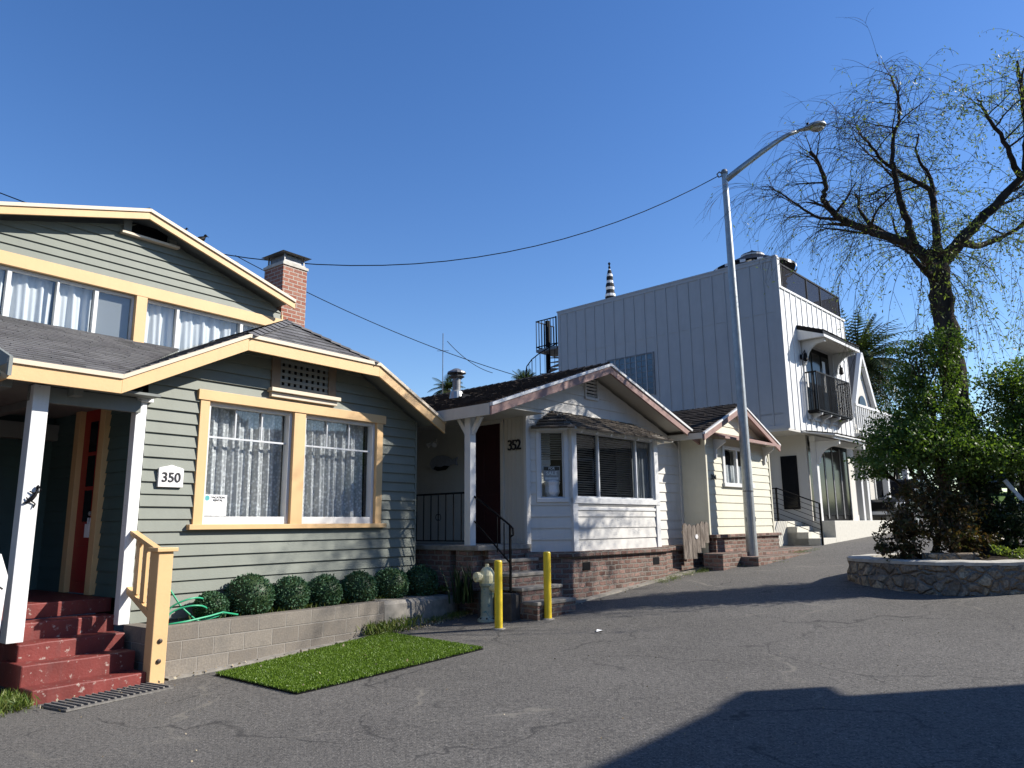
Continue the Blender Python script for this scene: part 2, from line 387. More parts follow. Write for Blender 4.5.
# lap siding ----------------------------------------------------------
def laps(mb,fn,lf,rf,z0,z1,lap,openings=(),proj=.02,mi=0,board=.0015):
    """fn(s,off,z)->xyz ; lf/rf(z) left/right limit ; openings (s0,s1,z0,z1)"""
    k=0; z=z0
    while z<z1-1e-4:
        za,zb=z,min(z+lap,z1); jit=random.uniform(-board,board)
        cuts=sorted({za,zb,*[c for o in openings for c in (o[2],o[3]) if za<c<zb]})
        off=lambda q: proj+jit-(proj-.003)*(q-za)/lap
        for i in range(len(cuts)-1):
            ca,cb=cuts[i],cuts[i+1]; mid=(ca+cb)/2
            segs=[(lf,rf)]
            blk=sorted([(o[0],o[1]) for o in openings if o[2]<mid<o[3]])
            res=[]; cur=None; left=lf
            for a,b in blk: res.append((left,(lambda a_: (lambda q:a_))(a))); left=(lambda b_:(lambda q:b_))(b)
            res.append((left,rf))
            for L,R in res:
                la,ra,lb,rb=L(ca),R(ca),L(cb),R(cb)
                if ra-la<.004 and rb-lb<.004: continue
                ra=max(ra,la); rb=max(rb,lb)
                mb.add([fn(la,off(ca),ca),fn(ra,off(ca),ca),fn(rb,off(cb),cb),fn(lb,off(cb),cb)],[(0,1,2,3)],mi)
                if ca==za: mb.add([fn(la,0,ca),fn(ra,0,ca),fn(ra,off(ca),ca),fn(la,off(ca),ca)],[(0,1,2,3)],mi)
        z+=lap
    return mb
const=lambda v:(lambda z:v)

# shingle tabs over a planar convex polygon ------------------------------
def shingles(mb,poly,exp=.14,tab=.28,th=.010,up=None,mi=0,jit=.004,lip=.0):
    """poly: 3D points of plane; rows run horizontally"""
    P=[Vector(p) for p in poly]
    n=Vector((0,0,0))
    for i in range(len(P)): n+= (P[i]-P[0]).cross(P[(i+1)%len(P)]-P[0])
    n.normalize()
    if n.z<0: n=-n
    e=Vector((0,0,1)).cross(n).normalized(); u=n.cross(e).normalized()
    if u.z<0: u=-u
    o=P[0]; uv=[((p-o).dot(e),(p-o).dot(u)) for p in P]
    vmin=min(b for a,b in uv); vmax=max(b for a,b in uv)
    v=vmin-lip; row=0
    while v<vmax-.02:
        m=min(v+exp*.5,vmax-.01); m=max(m,vmin+.005); xs=[]
        for i in range(len(uv)):
            (a0,b0),(a1,b1)=uv[i],uv[(i+1)%len(uv)]
            if (b0-m)*(b1-m)<0: xs.append(a0+(a1-a0)*(m-b0)/(b1-b0))
        if len(xs)>=2:
            x0,x1=min(xs),max(xs); x=x0-random.uniform(0,tab)
            while x<x1:
                w=tab*random.uniform(.75,1.2); a=max(x,x0); b=min(x+w-.006,x1)
                if b-a>.02:
                    dz=random.uniform(0,jit); dl=random.uniform(-.006,.010)
                    lo=v-dl; hi=min(v+exp*1.02,vmax)
                    h0=th+dz; q=lambda a_,v_,h_: o+e*a_+u*v_+n*h_
                    mb.add([q(a,lo,h0),q(b,lo,h0),q(b,hi,.002+dz*.3),q(a,hi,.002+dz*.3),q(a,lo,0),q(b,lo,0)],[(0,1,2,3),(4,5,1,0),(4,0,3),(5,2,1)],mi)
                x+=w
        v+=exp; row+=1
    return mb

# scatter leaves ------------------------------------------------------
def leafmesh(name,pts,size,mat,parent=None,aspect=.5,nrm=None,flat_=0.0,jit=.35,down=0.0,smat=None):
    """pts Nx3 ; each leaf a folded diamond (4 verts, 2 tris)"""
    pts=np.asarray(pts,float); N=len(pts)
    d=RNG.normal(size=(N,3))
    if nrm is not None: d=d*.6+np.asarray(nrm)*.9
    d[:,2]-=down
    d/=np.linalg.norm(d,axis=1,keepdims=True)
    r=RNG.normal(size=(N,3)); r-= (r*d).sum(1,keepdims=True)*d; r/=np.linalg.norm(r,axis=1,keepdims=True)
    s=size*(1+RNG.uniform(-jit,jit,(N,1)))
    a=pts-d*s*.5; b=pts+d*s*.5; c=pts+r*s*aspect*.5; e=pts-r*s*aspect*.5
    V=np.stack([a,c,b,e],1).reshape(-1,3)
    me=bpy.data.meshes.new(name); me.vertices.add(4*N); me.vertices.foreach_set('co',V.ravel())
    me.loops.add(4*N); me.loops.foreach_set('vertex_index',np.arange(4*N,dtype=np.int32))
    me.polygons.add(N); me.polygons.foreach_set('loop_start',np.arange(0,4*N,4,dtype=np.int32)); 
    try: me.polygons.foreach_set('loop_total',np.full(N,4,dtype=np.int32))
    except Exception: pass
    me.update(calc_edges=True); me.materials.append(M[mat])
    o=bpy.data.objects.new(name,me); COL.objects.link(o)
    if parent is not None: o.parent=parent
    return o
def blob(n,c,r,shell=.55,clump=None):
    """points in an ellipsoid, mostly toward its shell, in random clumps"""
    c=np.array(c,float); r=np.array(r,float)
    if clump:
        k=max(3,int(n/clump)); ctr=RNG.normal(size=(k,3)); ctr/=np.linalg.norm(ctr,axis=1,keepdims=True); ctr*=RNG.uniform(shell,1,(k,1))
        idx=RNG.integers(0,k,n); p=ctr[idx]+RNG.normal(size=(n,3))*.13
    else:
        p=RNG.normal(size=(n,3)); p/=np.linalg.norm(p,axis=1,keepdims=True); p*=RNG.uniform(shell,1.02,(n,1))
    return c+p*r
#__PART2__
# ------------------------------------------------------------------ fn helpers
def fbox(mb,fn,s0,s1,o0,o1,z0,z1,mi=0):
    v=[fn(s0,o0,z0),fn(s1,o0,z0),fn(s1,o1,z0),fn(s0,o1,z0),fn(s0,o0,z1),fn(s1,o0,z1),fn(s1,o1,z1),fn(s0,o1,z1)]
    mb.add(v,[(0,1,2,3),(7,6,5,4),(4,5,1,0),(5,6,2,1),(6,7,3,2),(7,4,0,3)],mi); return mb
def front(y): return lambda s,off,z:(s,y-off,z)
def leftside(x): return lambda t,off,z:(x-off,t,z)
def drape(fn,s0,s1,z0,z1,off,amp,folds,gather=0.0,nx=60,nz=10,seed=0):
    r=random.Random(seed); ph=[r.uniform(0,6.3) for _ in range(4)]
    v=[];f=[]
    for j in range(nz+1):
        tz=j/nz; z=z0+(z1-z0)*tz; squeeze=1-gather*math.sin(math.pi*min(1,(1-tz)*1.0))*.5
        for i in range(nx+1):
            t=i/nx; s=s0+(s1-s0)*(t*squeeze)
            w=math.sin(t*folds*6.283+ph[0]+.3*math.sin(tz*3))+.5*math.sin(t*folds*2.3*6.283+ph[1]+tz)+.35*math.sin(t*folds*.43*6.283+ph[2])
            v.append(fn(s,off+amp*w*(1.0-.4*tz),z))
    for j in range(nz):
        for i in range(nx):
            a=j*(nx+1)+i; f.append((a,a+1,a+nx+2,a+nx+1))
    m=MB(); m.add(v,f); return m
PX=(math.pi/2,0,0); PL=(math.pi/2,0,-math.pi/2)

# ------------------------------------------------------------------ ground, hill
def axis_vals(lo,hi,d):
    v=list(np.arange(lo,hi+1e-6,d)); 
    step=d
    while v[-1]<1500: step*=1.35; v.append(v[-1]+step)
    step=d
    while v[0]>-1500: step*=1.35; v.insert(0,v[0]-step)
    return v
xs=axis_vals(-12,30,.5); ys=axis_vals(-6,50,.5)
m=MB(); nx=len(xs)
m.v=[(x,y,g(x,y)) for y in ys for x in xs]
m.f=[(j*nx+i,j*nx+i+1,(j+1)*nx+i+1,(j+1)*nx+i) for j in range(len(ys)-1) for i in range(nx-1)]; m.mi=[0]*len(m.f)
struct(m.build('ground','asphalt',smooth=True))

def strip(name,pts,w,h,mat,n=24):
    """low kerb following the ground along a polyline"""
    m=MB(); P=[]
    for a,b in zip(pts[:-1],pts[1:]):
        for k in range(n): t=k/n; P.append((a[0]+(b[0]-a[0])*t,a[1]+(b[1]-a[1])*t))
    P.append(pts[-1]); V=[]
    for i,(x,y) in enumerate(P):
        a=Vector(P[max(i-1,0)]); b=Vector(P[min(i+1,len(P)-1)]); d=(b-a).normalized(); q=Vector((-d.y,d.x))*w/2
        z=g(x,y); j=random.uniform(-.01,.01)
        V+=[(x-q.x,y-q.y,z-.05),(x-q.x*(1+j*4),y-q.y,z+h+j*.3),(x+q.x,y+q.y,z+h+j*.3),(x+q.x,y+q.y,z-.05)]
    F=[(i*4+k,i*4+k+1,(i+1)*4+k+1,(i+1)*4+k) for i in range(len(P)-1) for k in range(3)]
    m.add(V,F); return m.build(name,mat)
def aw(s,n): p=A.w(s,n,0); return (p.x,p.y)
def bw(s,n): p=B.w(s,n,0); return (p.x,p.y)
def dw(s,n): p=D.w(s,n,0); return (p.x,p.y)
struct(strip('kerb',[aw(-.2,.05),aw(2.4,.03),aw(3.8,.02)],.16,.022,'concdark'))
struct(strip('kerb',[bw(-.45,.22),bw(.5,.17),bw(2.2,.17),bw(4.6,.16),bw(5.8,.18)],.14,.03,'concdark'))
# hills behind the houses, continued unseen behind the camera to cut horizon light
m=MB(); V=[];F=[]; na,nr=230,14
for j in range(nr):
    for i in range(na):
        az=rad(-215+i*(250/na)); r=85+j*16
        h=max(0,(j/(nr-1)))**.8
        prof=58+5*math.sin(az*7)+2.5*math.sin(az*17+1)+2*math.sin(az*41)
        fade=1/(1+math.exp((math.degrees(az)-1)/5))
        z=2+h*prof*fade+random.uniform(-.6,.6)*(j>0)
        V.append((r*math.sin(az),r*math.cos(az),z if j else 0))
F=[(j*na+i,j*na+i+1,(j+1)*na+i+1,(j+1)*na+i) for j in range(nr-1) for i in range(na-1)]
m.add(V,F); hill=struct(m.build('hill','hill',smooth=True))
pts=[]
for k in range(260):
    az=rad(random.uniform(-22,14)); r=random.uniform(150,292); j=(r-85)/16
    prof=58+5*math.sin(az*7)+2.5*math.sin(az*17+1)+2*math.sin(az*41)
    fade=1/(1+math.exp((math.degrees(az)-1)/5)); z=2+(j/13)**.8*prof*fade
    rr=random.uniform(2,4.5); pts.append(blob(60,(r*math.sin(az),r*math.cos(az),z+rr*.3),(rr,rr,rr*.8),.3))
o=leafmesh('hillside_scrub',np.concatenate(pts),1.3,'scrub',aspect=.8)
tag(o,'dry brown and green scrub covering the hill behind the roofs','scrub',kind='stuff')

# ================================================================== HOUSE 350
h=A.root('green_house','sage green lap sided house with butter yellow trim and a raised porch','house')
FN=front(.65)
OPS=[(.50,1.83,1.70,3.30),(2.03,3.43,1.70,3.30),(1.55,2.42,3.62,4.00)]
def lf(z): return max(-.31,-.80+(z-3.27)/.5) if z>3.27 else -.31
def rf(z): return min(4.33,4.57-(z-3.30)/.5) if z>3.30 else 4.33
w_=laps(MB(),FN,lf,rf,.42,4.13,.15,OPS,.032,board=.003)
wall=w_.build('front_wall','sage',h)
# corner boards, side walls
m=MB(); fbox(m,FN,4.325,4.36,-.02,.03,.42,3.42)
m.box(4.33,4.35,.66,7,.42,3.40); m.build('corner_board','sage',h)
sd=leftside(-.35)
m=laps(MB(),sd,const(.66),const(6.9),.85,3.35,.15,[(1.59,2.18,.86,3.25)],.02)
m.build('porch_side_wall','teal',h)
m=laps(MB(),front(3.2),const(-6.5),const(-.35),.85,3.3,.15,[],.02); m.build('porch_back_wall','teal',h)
m=MB(); m.box(-6.5,-.36,1.0,3.2,.70,.85); fbox(m,front(1.0),-1.42,-.36,-.02,.005,.69,.853); m.build('porch_floor','redstep',h,bevel=.01)
m=MB(); m.box(-6.5,-.30,.33,3.2,3.21,3.24); 
for s in (-1.9,-1.2): m.box(s-.05,s+.05,.4,3.15,3.12,3.208)
m.box(-1.62,-.42,.56,.64,3.03,3.2); m.box(-6.5,-.36,3.0,3.17,2.88,3.1); m.build('porch_ceiling','soffit',h)
# enclosed porch part on the left
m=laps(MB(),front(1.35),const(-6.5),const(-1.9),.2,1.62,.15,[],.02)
m.build('porch_half_wall','teal',h)
m=MB(); m.box(-6.5,-1.88,1.26,1.38,1.62,1.70); m.box(-1.93,-1.86,1.3,1.4,.3,3.2); m.build('porch_rail','teal',h)
# red door
d=MB(); d.box(-.36,-.28,1.56,2.22,.86,3.27)
for z0,z1 in ((1.0,1.45),): 
    d.box(-.372,-.36,1.70,2.07,z0,z1)
door=d.build('door','reddoor',h,bevel=.006)
m=MB()
for z0,z1 in ((1.75,2.15),(2.2,2.6),(2.65,3.05)): m.box(-.366,-.361,1.78,1.99,z0,z1)
m.build('pane','darkglass',door)
m=MB(); m.lathe([(.012,0),(.012,.03),(.03,.04),(.03,.065),(.015,.075)],(-.36,1.66,1.85),10,axis=(-1,0,0)); m.build('handle','galv',door)
m=MB(); m.box(-.40,-.345,1.70,1.82,1.55,1.72); m.box(-.385,-.355,1.72,1.735,1.72,1.80); m.box(-.385,-.355,1.785,1.80,1.72,1.80); m.build('lockbox','paper',door,bevel=.006)
m=MB()
m.box(-.43,-.352,1.45,1.595,.86,3.26); m.box(-.43,-.352,2.175,2.32,.86,3.26); m.box(-.44,-.350,1.42,2.35,3.26,3.40); m.build('door_frame','cream',h,bevel=.004)
# posts
m=MB(); m.box(-1.62,-1.46,.47,.63,.52,3.20); p1=m.build('porch_post','postwhite',h,bevel=.006)
m=MB(); m.box(-.455,-.325,.60,.72,.57,3.24); m.box(-.475,-.27,.56,.70,3.17,3.26); m.build('porch_post','postwhite',h,bevel=.005)

def house_window(parent,fn,s0,s1,z0,z1,hz,nv=3,curt='lace',seed=0,depth=.10):
    m=MB(); f=.05
    fbox(m,fn,s0,s0+f,-depth-.03,-.01,z0,z1); fbox(m,fn,s1-f,s1,-depth-.03,-.01,z0,z1)
    fbox(m,fn,s0+f,s1-f,-depth-.03,-.02,z1-f,z1); fbox(m,fn,s0+f,s1-f,-depth-.03,-.02,z0,z0+.10)
    fr=m.build('window','white',parent,bevel=.004)
    m=MB()
    fbox(m,fn,s0+f,s1-f,-depth+.01,-depth+.035,hz-.012,hz+.012)
    for k in range(1,nv):
        x=s0+f+(s1-s0-2*f)*k/nv; fbox(m,fn,x-.010,x+.010,-depth+.012,-depth+.033,hz+.012,z1-f)
    m.build('muntin','greyframe',fr)
    m=MB(); fbox(m,fn,s0+f,s1-f,-depth-.004,-depth,z0+.10,z1-f); m.build('pane','glass',fr)
    mid=(s0+s1)/2
    c=drape(fn,s0+.02,s1-.02,z0+.02,z1,-depth-.13,.042,7,0,130,10,seed); 
    c.build('curtain',curt,fr,smooth=True)
    return fr
w1=house_window(h,FN,.50,1.83,1.70,3.30,2.84,3,'lace',1)
w2=house_window(h,FN,2.03,3.43,1.70,3.30,2.84,3,'lace',5)
m=MB()
fbox(m,FN,.37,.50,-.02,.045,1.70,3.30); fbox(m,FN,1.83,2.03,-.04,.045,1.70,3.30); fbox(m,FN,3.43,3.56,-.02,.045,1.70,3.30)
fbox(m,FN,.33,3.61,-.02,.060,3.30,3.435)
fbox(m,FN,.30,3.63,-.03,.10,1.635,1.70)
m.build('window_trim','cream',h,bevel=.004)
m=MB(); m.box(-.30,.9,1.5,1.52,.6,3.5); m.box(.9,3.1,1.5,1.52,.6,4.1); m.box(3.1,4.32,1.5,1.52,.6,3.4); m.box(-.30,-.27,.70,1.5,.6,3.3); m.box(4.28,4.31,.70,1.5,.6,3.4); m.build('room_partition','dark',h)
# lattice vent
m=MB(); fbox(m,FN,1.41,2.56,-.035,-.03,3.60,4.08); v=m.build('gable_vent','soffit',h)
m=MB(); fbox(m,FN,1.41,1.55,-.02,.05,3.60,4.06); fbox(m,FN,2.42,2.56,-.02,.05,3.60,4.06); m.islands('jamb','ventwood',v)
m=MB()
n=9
for k in range(n):
    x=1.57+(2.40-1.57)*k/(n-1); fbox(m,FN,x-.028,x+.028,.005,.018,3.62,4.02)
for k in range(5):
    z=3.645+k*.093; fbox(m,FN,1.55,2.42,.019,.032,z-.022,z+.022)
m.build('lattice','soffit',v)
m=MB(); fbox(m,FN,1.55,2.42,-.028,-.022,3.6,4.06); m.build('mesh','black',v)
m=MB(); fbox(m,FN,1.37,2.60,0,.13,3.545,3.60); fbox(m,FN,1.40,2.57,0,.08,3.475,3.54); m.build('ledge','pale',v,bevel=.004)
# ---- lower roof
def zP(n): return 3.385+.4*(-.2-n)
def zL(s): return 4.755-.5*(1.9-s)
def zR(s): return 4.755-.5*(s-1.9)
def P3(s,n,z): return (s,-n,z)
vs=1.28; vn=-3.0
JE=4.17
polyP=[P3(-1.97,-.2,zP(-.2)),P3(-.84,-.2,zP(-.2)),P3(1.28,-3,zP(-3)),P3(-1.97,-3,zP(-3))]
polyL=[P3(-.84,-.2,zL(-.84)),P3(.74,-.2,zL(.74)),P3(1.9,-1.0,4.755),P3(1.9,-3,4.755),P3(1.28,-3,zL(1.28))]
polyH=[P3(.74,-.2,zL(.74)),P3(3.06,-.2,zR(3.06)),P3(1.9,-1.0,4.755)]
polyR=[P3(3.06,-.2,zR(3.06)),P3(4.57,-.2,zR(4.57)),P3(4.57,-7,zR(4.57)),P3(1.9,-7,4.755),P3(1.9,-1,4.755)]
m=MB()
for q in (polyP,polyL,polyH,polyR): m.slab([(a,b,c-.004) for a,b,c in q],.05)
rf_=m.build('roof','soffit',h)
m=MB()
for q in (polyP,polyL,polyH): shingles(m,q,.125,.26,.013,lip=.02)
shingles(m,[P3(3.06,-.2,zR(3.06)),P3(4.57,-.2,zR(4.57)),P3(4.57,-3,zR(4.57)),P3(1.9,-3,4.755),P3(1.9,-1,4.755)],.125,.26,.013,lip=.02)
def ridgecap(m,p,q,w=.24,step=.16):
    p=Vector(p);q=Vector(q);L=(q-p).length;d=(q-p)/L;r=d.cross(Vector((0,0,1))).normalized();k=0
    while k*step<L:
        a=p+d*(k*step); b=p+d*min(L,(k+1.1)*step); hh=.022
        m.add([a-r*w/2+Vector((0,0,-w*.20+hh)),a+Vector((0,0,hh+.012)),a+r*w/2+Vector((0,0,-w*.20+hh)),b-r*w/2+Vector((0,0,-w*.20+.006)),b+Vector((0,0,.02)),b+r*w/2+Vector((0,0,-w*.20+.006))],[(0,1,4,3),(1,2,5,4)]); k+=1
ridgecap(m,polyH[0],polyH[2]); ridgecap(m,polyH[1],polyH[2]); ridgecap(m,polyH[2],P3(1.9,-3,4.755))
m.build('shingles','shgrey',rf_)
# fascia boards in plane n=-.2 (local y=.2)
line=[(-1.99,zP(-.2)-.005),(-.84,zP(-.2)-.005),(.74,zL(.74)),(3.06,zR(3.06)),(4.585,zR(4.575))]
def fascia(line,y0,y1,dt,db,mb,miter=True):
    for (a,za),(b,zb) in zip(line[:-1],line[1:]):
        mb.prism([(a,za-dt),(b,zb-dt),(b,zb-db),(a,za-db)],lambda u,v,w:(u,w,v),y0,y1)
m=MB(); fascia(line,.175,.21,.05,.215,m); m.box(-1.99,-1.955,.21,3.0,3.17,3.33); m.build('fascia','cream',h,bevel=.003)
m=MB(); fascia(line,.150,.21,-.004,.048,m); m.build('eave_moulding','pale',h,bevel=.003)
m=MB(); 
P=[(-1.99,.14,zP(-.2)),(-1.955,.14,zP(-.2)),(-1.955,3,zP(-3)),(-1.99,3,zP(-3))]; m.slab([(a,b,c+.01) for a,b,c in P],.2); m.build('rake_board','soffit',h)
# right side soffit
# ---- upper storey, wall plane y=3.0
UP=front(3.0)
RS,RZ,SL=.49,6.56,.297
def ul(z): 
    zt=RZ-.17; return max(-3.0,RS-(zt-z)/SL)
def ur(z):
    zt=RZ-.17; return min(3.16,RS+(zt-z)/SL)
m=laps(MB(),UP,ul,ur,5.41,RZ-.18,.125,[(.32,1.02,6.20,6.42)],.028); m.build('upper_wall','sage',h)
m=MB(); m.box(3.14,3.18,3.02,8,4.2,5.55); m.box(-3.0,-2.96,3.02,8,3.5,5.45); m.box(-3,3.16,7.96,8,4.2,5.5); m.build('upper_side_wall','sage',h)
m=MB()
fbox(m,UP,-3.0,3.17,-.02,.05,5.225,5.41); fbox(m,UP,.53,.70,-.03,.045,4.35,5.225); fbox(m,UP,2.97,3.165,-.03,.045,4.3,5.225); fbox(m,UP,-3,-2.9,-.03,.045,4.3,5.225)
m.box(3.165,3.195,2.96,3.06,4.3,5.5)
m.build('upper_window_trim','cream',h,bevel=.004)
def upwin(s0,s1,mull,seed,plain=()):
    m=MB(); fbox(m,UP,s0,s1,-.09,-.03,5.18,5.225); fbox(m,UP,s0,s1,-.09,-.02,4.35,4.42); fbox(m,UP,s0,s0+.03,-.09,-.03,4.42,5.18); fbox(m,UP,s1-.03,s1,-.09,-.03,4.42,5.18)
    for x,t in mull: fbox(m,UP,x-t/2,x+t/2,-.09,-.02,4.42,5.18)
    fr=m.build('window','white',h,bevel=.003)
    m=MB(); fbox(m,UP,s0+.03,s1-.03,-.066,-.062,4.42,5.18); m.build('pane','glass',fr)
    ed=[s0]+[x for x,_ in mull]+[s1]
    for i,(a,b) in enumerate(zip(ed[:-1],ed[1:])):
        if i in plain:
            m=MB(); fbox(m,UP,a+.02,b-.02,-.13,-.12,4.38,5.2); m.build('blind','blind',fr)
        else: drape(UP,a+.015,b-.015,4.38,5.2,-.16,.035,(b-a)*4.2,0,70,8,seed+i).build('curtain','curtain',fr,smooth=True)
upwin(-2.9,.53,[(-2.2,.05),(-1.18,.055),(-.56,.03),(-.03,.055)],11,(4,))
upwin(.70,2.97,[(1.24,.045),(2.40,.055)],31,())
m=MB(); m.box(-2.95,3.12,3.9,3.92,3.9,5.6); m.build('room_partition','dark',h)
# upper vent
m=MB(); fbox(m,UP,.24,.36,-.02,.045,6.19,6.40); fbox(m,UP,.98,1.10,-.02,.045,6.16,6.28); v=m.islands('vent_jamb','soffit',h)[0]
m=MB(); fbox(m,UP,.36,.98,-.1,-.05,6.18,6.42); m.build('mesh','black',v)
m=MB(); fbox(m,UP,.20,1.12,0,.11,6.150,6.185); m.build('ledge','pale',v)
# upper roof
yo=2.70
m=MB()
PLl=[(RS,yo,RZ),(-3.3,yo,RZ-SL*(RS+3.3)),(-3.3,8.3,RZ-SL*(RS+3.3)),(RS,8.3,RZ)]
PRr=[(RS,yo,RZ),(3.22,yo,RZ-SL*(3.22-RS)),(3.22,8.3,RZ-SL*(3.22-RS)),(RS,8.3,RZ)]
m.slab(PLl,.05); m.slab(PRr,.05); r2=m.build('upper_roof','soffit',h)
m=MB(); shingles(m,PLl,.14,.3,.012,lip=.02); shingles(m,PRr,.14,.3,.012,lip=.02); ridgecap(m,(RS,yo,RZ),(RS,8.3,RZ)); m.build('shingles','shgrey',r2)
line=[(-3.32,RZ-SL*(RS+3.32)),(RS,RZ),(3.24,RZ-SL*(3.24-RS))]
m=MB(); fascia(line,yo-.03,yo+.01,.055,.165,m); m.build('upper_fascia','cream',h,bevel=.003)
m=MB(); fascia(line,yo-.055,yo+.01,-.002,.052,m); m.build('eave_moulding','pale',h,bevel=.003)
# chimney
m=MB(); m.box(3.26,3.80,3.12,3.72,3.6,6.55); ch=m.build('chimney','brickch',h)
m=MB(); m.box(3.24,3.82,3.10,3.74,6.55,6.60); m.box(3.28,3.78,3.14,3.70,6.60,6.64); m.build('mortar_crown','conc',ch)
m=MB()
for x,y in ((3.31,3.17),(3.75,3.17),(3.75,3.67),(3.31,3.67)): m.box(x-.012,x+.012,y-.012,y+.012,6.63,6.80)
c=(3.53,3.42)
m.add([(3.20,3.06,6.80),(3.86,3.06,6.80),(3.86,3.78,6.80),(3.20,3.78,6.80),(3.45,3.35,6.93),(3.61,3.35,6.93),(3.61,3.49,6.93),(3.45,3.49,6.93)],[(0,1,5,4),(1,2,6,5),(2,3,7,6),(3,0,4,7),(4,5,6,7),(3,2,1,0)])
m.box(3.33,3.73,3.19,3.65,6.64,6.78); m.build('chimney_cap','galvdark',ch)

# things on 350 -------------------------------------------------------
t=A.root('house_number_plaque','white plaque reading 350 with an arched top on the green lap wall','sign',.04,-.615,2.285)
pl=[(-.16,-.13),(.16,-.13),(.16,.10),(.12,.115),(.07,.125),(0,.145),(-.07,.125),(-.12,.115),(-.16,.10)]
m=MB(); m.prism(pl,lambda u,v,w:(u,w,v),.01,-.022); m.build('plate','plaque',t,bevel=.004)
text('350',.165,'numerals','ink',t,(0,-.026,-.015),PX,.003,bold=.002)
t=A.root('lizard_ornament','small black metal lizard ornament climbing the left porch post','ornament',-1.54,-.462,1.98)
m=MB(); 
m.tube([(-.075,-.012,-.05),(-.04,-.014,-.045),(0,-.018,-.01),(.03,-.018,.03),(.045,-.016,.07),(.05,-.014,.10)],[.004,.012,.024,.020,.013,.008],7)
m.lathe([(0.001,-.022),(.018,-.01),(.020,.008),(.002,.028)],(.052,-.018,.115),8)
for a,b in (((.035,-.014,.055),(.085,-.008,.075)),((.03,-.014,.05),(-.02,-.008,.075)),((-.01,-.014,-.02),(.045,-.008,-.055)),((-.02,-.014,-.025),(-.045,-.008,.01)),((.085,-.008,.075),(.08,-.008,.11)),((.045,-.008,-.055),(.03,-.008,-.10))): m.tube([a,b],[.009,.006],5)
tag(m.build('lizard_body','black',t,smooth=True),'','') if False else m.build('lizard_body','black',t,smooth=True)
t=A.root('window_notice','white vacation rental notice taped inside the left lower window','notice',.735,-.735,1.965)
m=MB(); m.box(-.17,.17,-.001,.001,-.15,.12); m.build('paper_sheet','paper',t)
m=MB(); m.lathe([(.034,0),(.034,.002)],(-.115,-.002,.075),18,axis=(0,-1,0)); m.build('logo','tealink',t)
text('VACATION\nRENTAL',.038,'heading','ink',t,(.04,-.003,.065),PX,.001,bold=.001)
m=MB()
for k in range(5): m.box(-.13,.13-.03*(k%2),-.0025,-.0015,-.02-k*.022,-.012-k*.022)
m.build('print_lines','greyink',t)
def birdmesh(m,c,s=1):
    x,y,z=c
    m.tube([(x-.16*s,y,z+.02*s),(x-.08*s,y,z+.05*s),(x,y,z+.09*s),(x+.06*s,y,z+.13*s),(x+.09*s,y,z+.17*s)],[.012*s,.035*s,.055*s,.045*s,.02*s],8)
    m.lathe([(.001,-.035*s),(.03*s,-.01*s),(.03*s,.015*s),(.001,.035*s)],(x+.10*s,y,z+.19*s),8)
    m.tube([(x+.12*s,y,z+.19*s),(x+.17*s,y,z+.185*s)],[.012*s,.003*s],5)
    for q in (-.015*s,.02*s): m.tube([(x+.01*s,y+q,z+.05*s),(x+.015*s,y+q,z-.02*s)],.005*s,4)
for s,lab,sc in ((1.13,'smaller black bird perched on the upper roof near the gable peak',.55),(1.43,'larger black bird perched on the upper roof edge',.9)):
    t=A.root('bird',lab,'bird',s,-2.85,RZ-SL*(s-RS)+.035,group='birds on the upper roof')
    m=MB(); birdmesh(m,(0,0,0),sc); m.build('bird_body','black',t,smooth=True)

# steps ------------------------------------------------------------------
t=A.root('porch_steps','chipped red painted concrete steps climbing to the green house porch','steps',-1.0,0,0)
def irregular(m,x0,x1,y0,y1,z0,z1,n=8,j=.012):
    V=[];
    for k in range(n+1):
        x=x0+(x1-x0)*k/n; a=random.uniform(-j,j); b=random.uniform(-j,j)
        V+=[(x,y0+a,z0),(x,y0+a*.6,z1+b*.4),(x,y1,z1+b*.2),(x,y1,z0)]
    F=[(k*4+i,k*4+i+1,(k+1)*4+i+1,(k+1)*4+i) for k in range(n) for i in range(3)]+[(0,1,2,3)[::-1],tuple(n*4+i for i in range(4))]
    m.add(V,F)
for x0,x1,y0,y1,z0,z1 in ((-.56,.56,-.12,.45,-.05,.135),(-.57,.555,.15,.7,.10,.335),(-.52,.555,.42,.98,.3,.505),(-.40,.56,.70,.98,.45,.685)):
    m=MB(); irregular(m,x0,x1,y0,y1,z0,z1); m.build('step','redstep',t,bevel=.014)
t=A.root('handrail','short butter yellow wooden handrail with newel post beside the red steps','handrail',-.36,.1,0)
m=MB(); m.box(-.085,.085,-.08,.08,-.02,1.40); nw=m.build('newel_post','cream',t,bevel=.008)
m=MB(); m.box(-.12,.12,-.115,.115,1.40,1.445); m.build('post_cap','cream',nw,bevel=.006)
m=MB()
for z in (.33,.12): m.lathe([(.026,0),(.026,.012),(.012,.02)],(0,-.08,z+.12),10,axis=(0,-1,0))
m.islands('bolt','bronze',nw)
def rl(y,z0,z1): return z0+(z1-z0)*(y/.72)
m=MB(); m.bar((0,.06,1.40),(0,.80,1.64),.085,.05); m.build('top_rail','cream',t,bevel=.004)
m=MB(); m.bar((0,.06,.66),(0,.80,1.00),.06,.07); m.build('bottom_rail','cream',t,bevel=.004)
for y in (.19,.36,.53): 
    m=MB(); m.box(-.02,.02,y-.045,y+.045,.70+(y)*.46-.03,1.37+y*.325); m.build('baluster','cream',t,bevel=.003)
